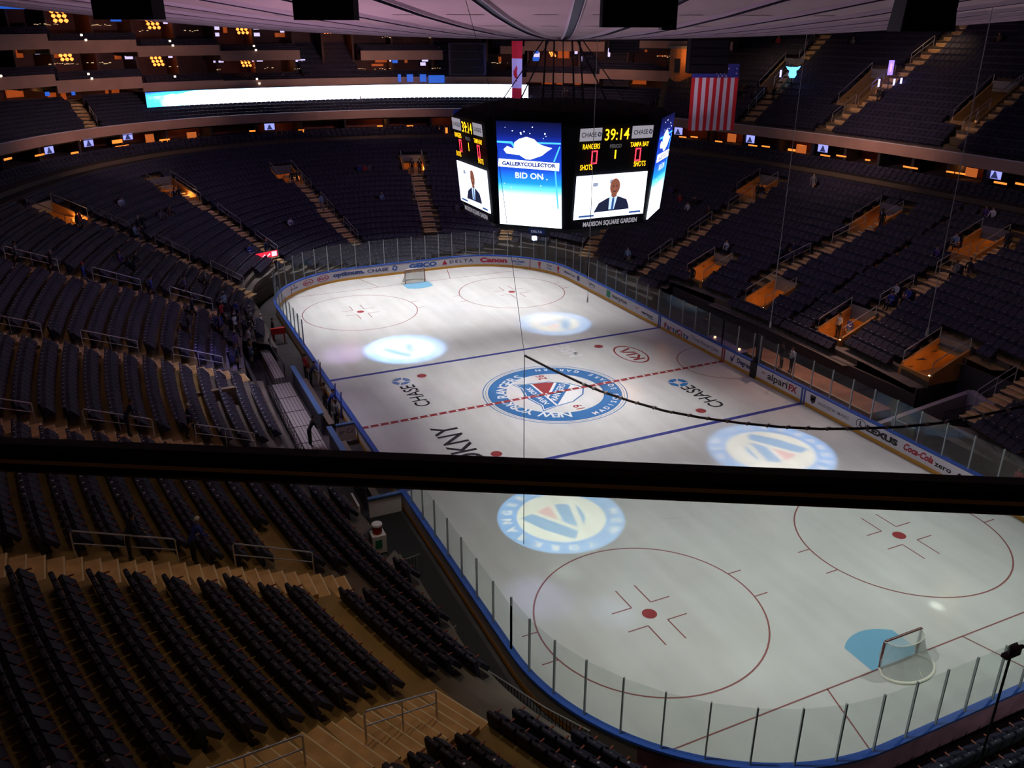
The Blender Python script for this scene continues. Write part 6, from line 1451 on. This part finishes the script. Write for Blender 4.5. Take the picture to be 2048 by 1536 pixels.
def gobo(L, C, R_, rot, power, label, col=(1, 1, 1), soft=.006):
    L = np.array(L, float); C = np.array([C[0], C[1], 0.]); k = .03
    t = thing('emblem_projector', tuple(L + (C - L) * k), label, 'projector')
    cir = lambda r, n=64: [(r * math.cos(2 * PI * i / n), r * math.sin(2 * PI * i / n)) for i in range(n)]
    big = R_ * 3.4
    filled('gobo_mask', [[(-big, -big), (big, -big), (big, big), (-big, big)], cir(R_)], G_BLK, t, k, 0)
    loops = [cir(R_ * 1.02), cir(R_ * .70)]; cr_, sr = math.cos(rot), math.sin(rot)
    for body, r, th0, th1, size in (('NEW YORK', .85, 228, 98, .20), ('RANGERS', .85, 78, -24, .20)):
        for i, ch in enumerate(body):
            if ch == ' ': continue
            th = math.radians(th0 + (th1 - th0) * i / (len(body) - 1)); me = text_mesh(ch, size * R_, 0, bold=.022)
            X = np.array([math.sin(th), -math.cos(th)]); Y = np.array([math.cos(th), math.sin(th)])
            f = lambda co, X=X, Y=Y: tuple((X * co.x + Y * co.y + Y * r * R_))
            loops += [[(p[0] * cr_ - p[1] * sr, p[0] * sr + p[1] * cr_) for p in lp] for lp in outline_loops(me, f)]; bpy.data.meshes.remove(me)
    filled('gobo_ring', loops, G_BLUE, t, k, .0006)
    filled('gobo_centre', [cir(R_ * .70)], G_CREAM, t, k, .0012)
    rt = lambda pts: [((p[0] * cr_ - p[1] * sr) * R_, (p[0] * sr + p[1] * cr_) * R_) for p in pts]
    filled('gobo_shield', [rt([(-.5, .42), (0, .48), (.5, .42), (.42, .2), (-.42, .2)])], G_BLUE, t, k, .0018); filled('gobo_shield', [rt([(-.36, .1), (-.1, .12), (.3, -.25), (.12, -.38)])], G_BLUE, t, k, .0018)
    filled('gobo_shield', [rt([(.0, .12), (.40, .12), (.34, -.18)])], G_RED, t, k, .0018); filled('gobo_shield', [rt([(-.40, .02), (-.30, -.22), (.0, -.45), (-.05, -.34), (-.25, -.16)])], G_BLUE, t, k, .0018)
    l = bpy.data.lights.new('projector_lamp', 'SPOT'); l.energy = power; l.color = col; l.shadow_soft_size = soft; l.spot_size = math.radians(2 * math.degrees(math.atan(R_ * 1.25 / np.linalg.norm(C - L)))) ; l.spot_blend = .0
    o = bpy.data.objects.new('projector_lamp', l); COL.objects.link(o); look(o, tuple(L), tuple(C)); 
gobo((-34, -24, 22.6), (-6.55, -13.25), 3.0, math.radians(120), 80000, 'emblem projector aimed at the near left part of the ice', soft=.001)
gobo((-32, 6, 21.6), (-6.1, 11.4), 2.9, math.radians(120), 130000, 'emblem projector aimed at the far left part of the ice', soft=.006)
gobo((30, -34, 22.6), (7.0, -12.0), 3.4, math.radians(300), 80000, 'emblem projector aimed at the near right part of the ice', soft=.003)
gobo((34, 2, 21.8), (6.2, 12.0), 2.8, math.radians(240), 80000, 'emblem projector aimed at the far right part of the ice', soft=.004)
for x, y, dg_, pw, c in ((-10.3, 12.2, 4.5, 9000, (.7, .5, 1)), (-.9, 9.9, 3.2, 7000, (.7, .65, 1)), (1.9, 9.6, 3.0, 8000, (.7, .65, 1)), (-10.2, -18.3, 3.5, 3500, (.5, .4, 1)), (-8.0, -20.4, 2.6, 2500, (.55, .6, 1)), (3.8, -1.6, 4.2, 5000, (1, .5, .3)), (-8.4, -17.2, 1.6, 2500, (.8, 1, .9)), (4.0, -25.4, .7, 9000, (1, 1, .9)), (-17.8, 9.5, 3.5, 9000, (.3, .25, 1))):
    l = bpy.data.lights.new('beam_reflection_spot', 'SPOT'); l.energy = pw * 2.0; l.color = c; l.shadow_soft_size = .1; l.spot_size = math.radians(dg_ * 2); l.spot_blend = .9  # some are beams, others are added in place of reflections on the ice
    o = bpy.data.objects.new('beam_reflection_spot', l); COL.objects.link(o); look(o, (x * 1.6, y - (14 if y > 0 else -14), 21.0), (x, y, 0))

# ------------------------------------------------------------------ all seats
S = np.array(SEATS); dist = np.linalg.norm(S[:, :3] - CAM, axis=1)
q = proj(S[:, :3] + [0, 0, .5]); inside = (q[:, 0] > 0) & (q[:, 0] < 2048) & (q[:, 1] > 1010) & (q[:, 1] < 1530)
order = np.argsort(np.where(inside, dist, 1e6)); near_i = order[:300]; nearset = set(near_i.tolist())
proto = seat_geo(True); pv = np.array(proto.v); NV = len(pv)
rest = np.array([i for i in range(len(S)) if i not in nearset]); R_ = S[rest]
c, s = R_[:, 3], R_[:, 4]
X = R_[:, 0, None] + pv[None, :, 0] * c[:, None] - pv[None, :, 1] * s[:, None]
Y = R_[:, 1, None] + pv[None, :, 0] * s[:, None] + pv[None, :, 1] * c[:, None]
Z = R_[:, 2, None] + pv[None, :, 2]
V = np.stack([X, Y, Z], 2).reshape(-1, 3)
me = bpy.data.meshes.new('stadium_seats'); nf = len(proto.f)
F = (np.array(proto.f)[None] + (np.arange(len(rest)) * NV)[:, None, None]).reshape(-1, 4)
me.vertices.add(len(V)); me.vertices.foreach_set('co', V.reshape(-1)); me.loops.add(F.size); me.loops.foreach_set('vertex_index', F.reshape(-1))
me.polygons.add(len(F)); me.polygons.foreach_set('loop_start', np.arange(0, F.size, 4)); me.polygons.foreach_set('loop_total', np.full(len(F), 4))
for m in (M_SEAT, M_ARM, M_TAG, M_SEATB): me.materials.append(m)
me.polygons.foreach_set('material_index', np.tile(np.array(proto.m), len(rest))); me.update(calc_edges=True); me.validate()
o = bpy.data.objects.new('stadium_seats', me); COL.objects.link(o)
tag(o, 'thousands of empty dark navy folding seats filling the stands', 'seats', kind='stuff')
# the nearest seats as things of their own
def seat_parts():
    root = thing('arena_seat', (0, 0, 0), 'empty dark navy folding seat with red-tipped armrest in the near left stand', 'seat', 'folding seats nearest the camera in the near left stand')
    mb = MB()
    prof = [(-.14, .30), (-.17, .45), (-.215, .80), (-.24, .94), (-.275, .985), (-.36, .975), (-.385, .93), (-.34, .68), (-.28, .40), (-.24, .24)]
    for yy in (-.25, .25):
        pts = [(x, yy * (1 if z < .8 else .9), z) for x, z in prof]; mb.poly(pts if yy < 0 else pts[::-1])
    n = len(prof)
    for i in range(n):
        j = (i + 1) % n; w = lambda z: .25 * (1 if z < .8 else .9)
        a, b_ = prof[i], prof[j]; mb.quad((a[0], w(a[1]), a[1]), (b_[0], w(b_[1]), b_[1]), (b_[0], -w(b_[1]), b_[1]), (a[0], -w(a[1]), a[1]))
    mb.build('seat_back', M_SEAT, root)
    mb = MB(); mb.box((0, 0, 0), (.17, .48, .50), M=Matrix.Translation((.05, 0, .56)) @ Matrix.Rotation(math.radians(-42), 4, 'Y'), taper=.92); mb.build('seat_cushion', M_SEAT, root)
    mb = MB(); mb.box((.03, .275, .615), (.44, .045, .035)); mb.build('armrest', M_ARM, root)
    mb = MB(); mb.box((-.02, .265, .30), (.07, .035, .60)); mb.box((-.08, .265, .02), (.26, .05, .03)); mb.build('stanchion', M_SEATB, root)
    mb = MB(); mb.box((-.30, 0, .985), (.04, .05, .012)); mb.build('number_plate', mat('seat_plate_dull', (.12, .12, .14), .5), root)
    return root
root = seat_parts(); kids = list(root.children)
for n_, i in enumerate(near_i):
    x, y, z, nx, ny = S[i]
    if n_ == 0: r = root
    else:
        r = root.copy(); COL.objects.link(r)
        for ch in kids:
            cc = ch.copy(); COL.objects.link(cc); cc.parent = r
    r.location = (x, y, z); r.rotation_euler = (0, 0, math.atan2(ny, nx))
print('SEATS', len(S), 'near max dist', dist[near_i].max())
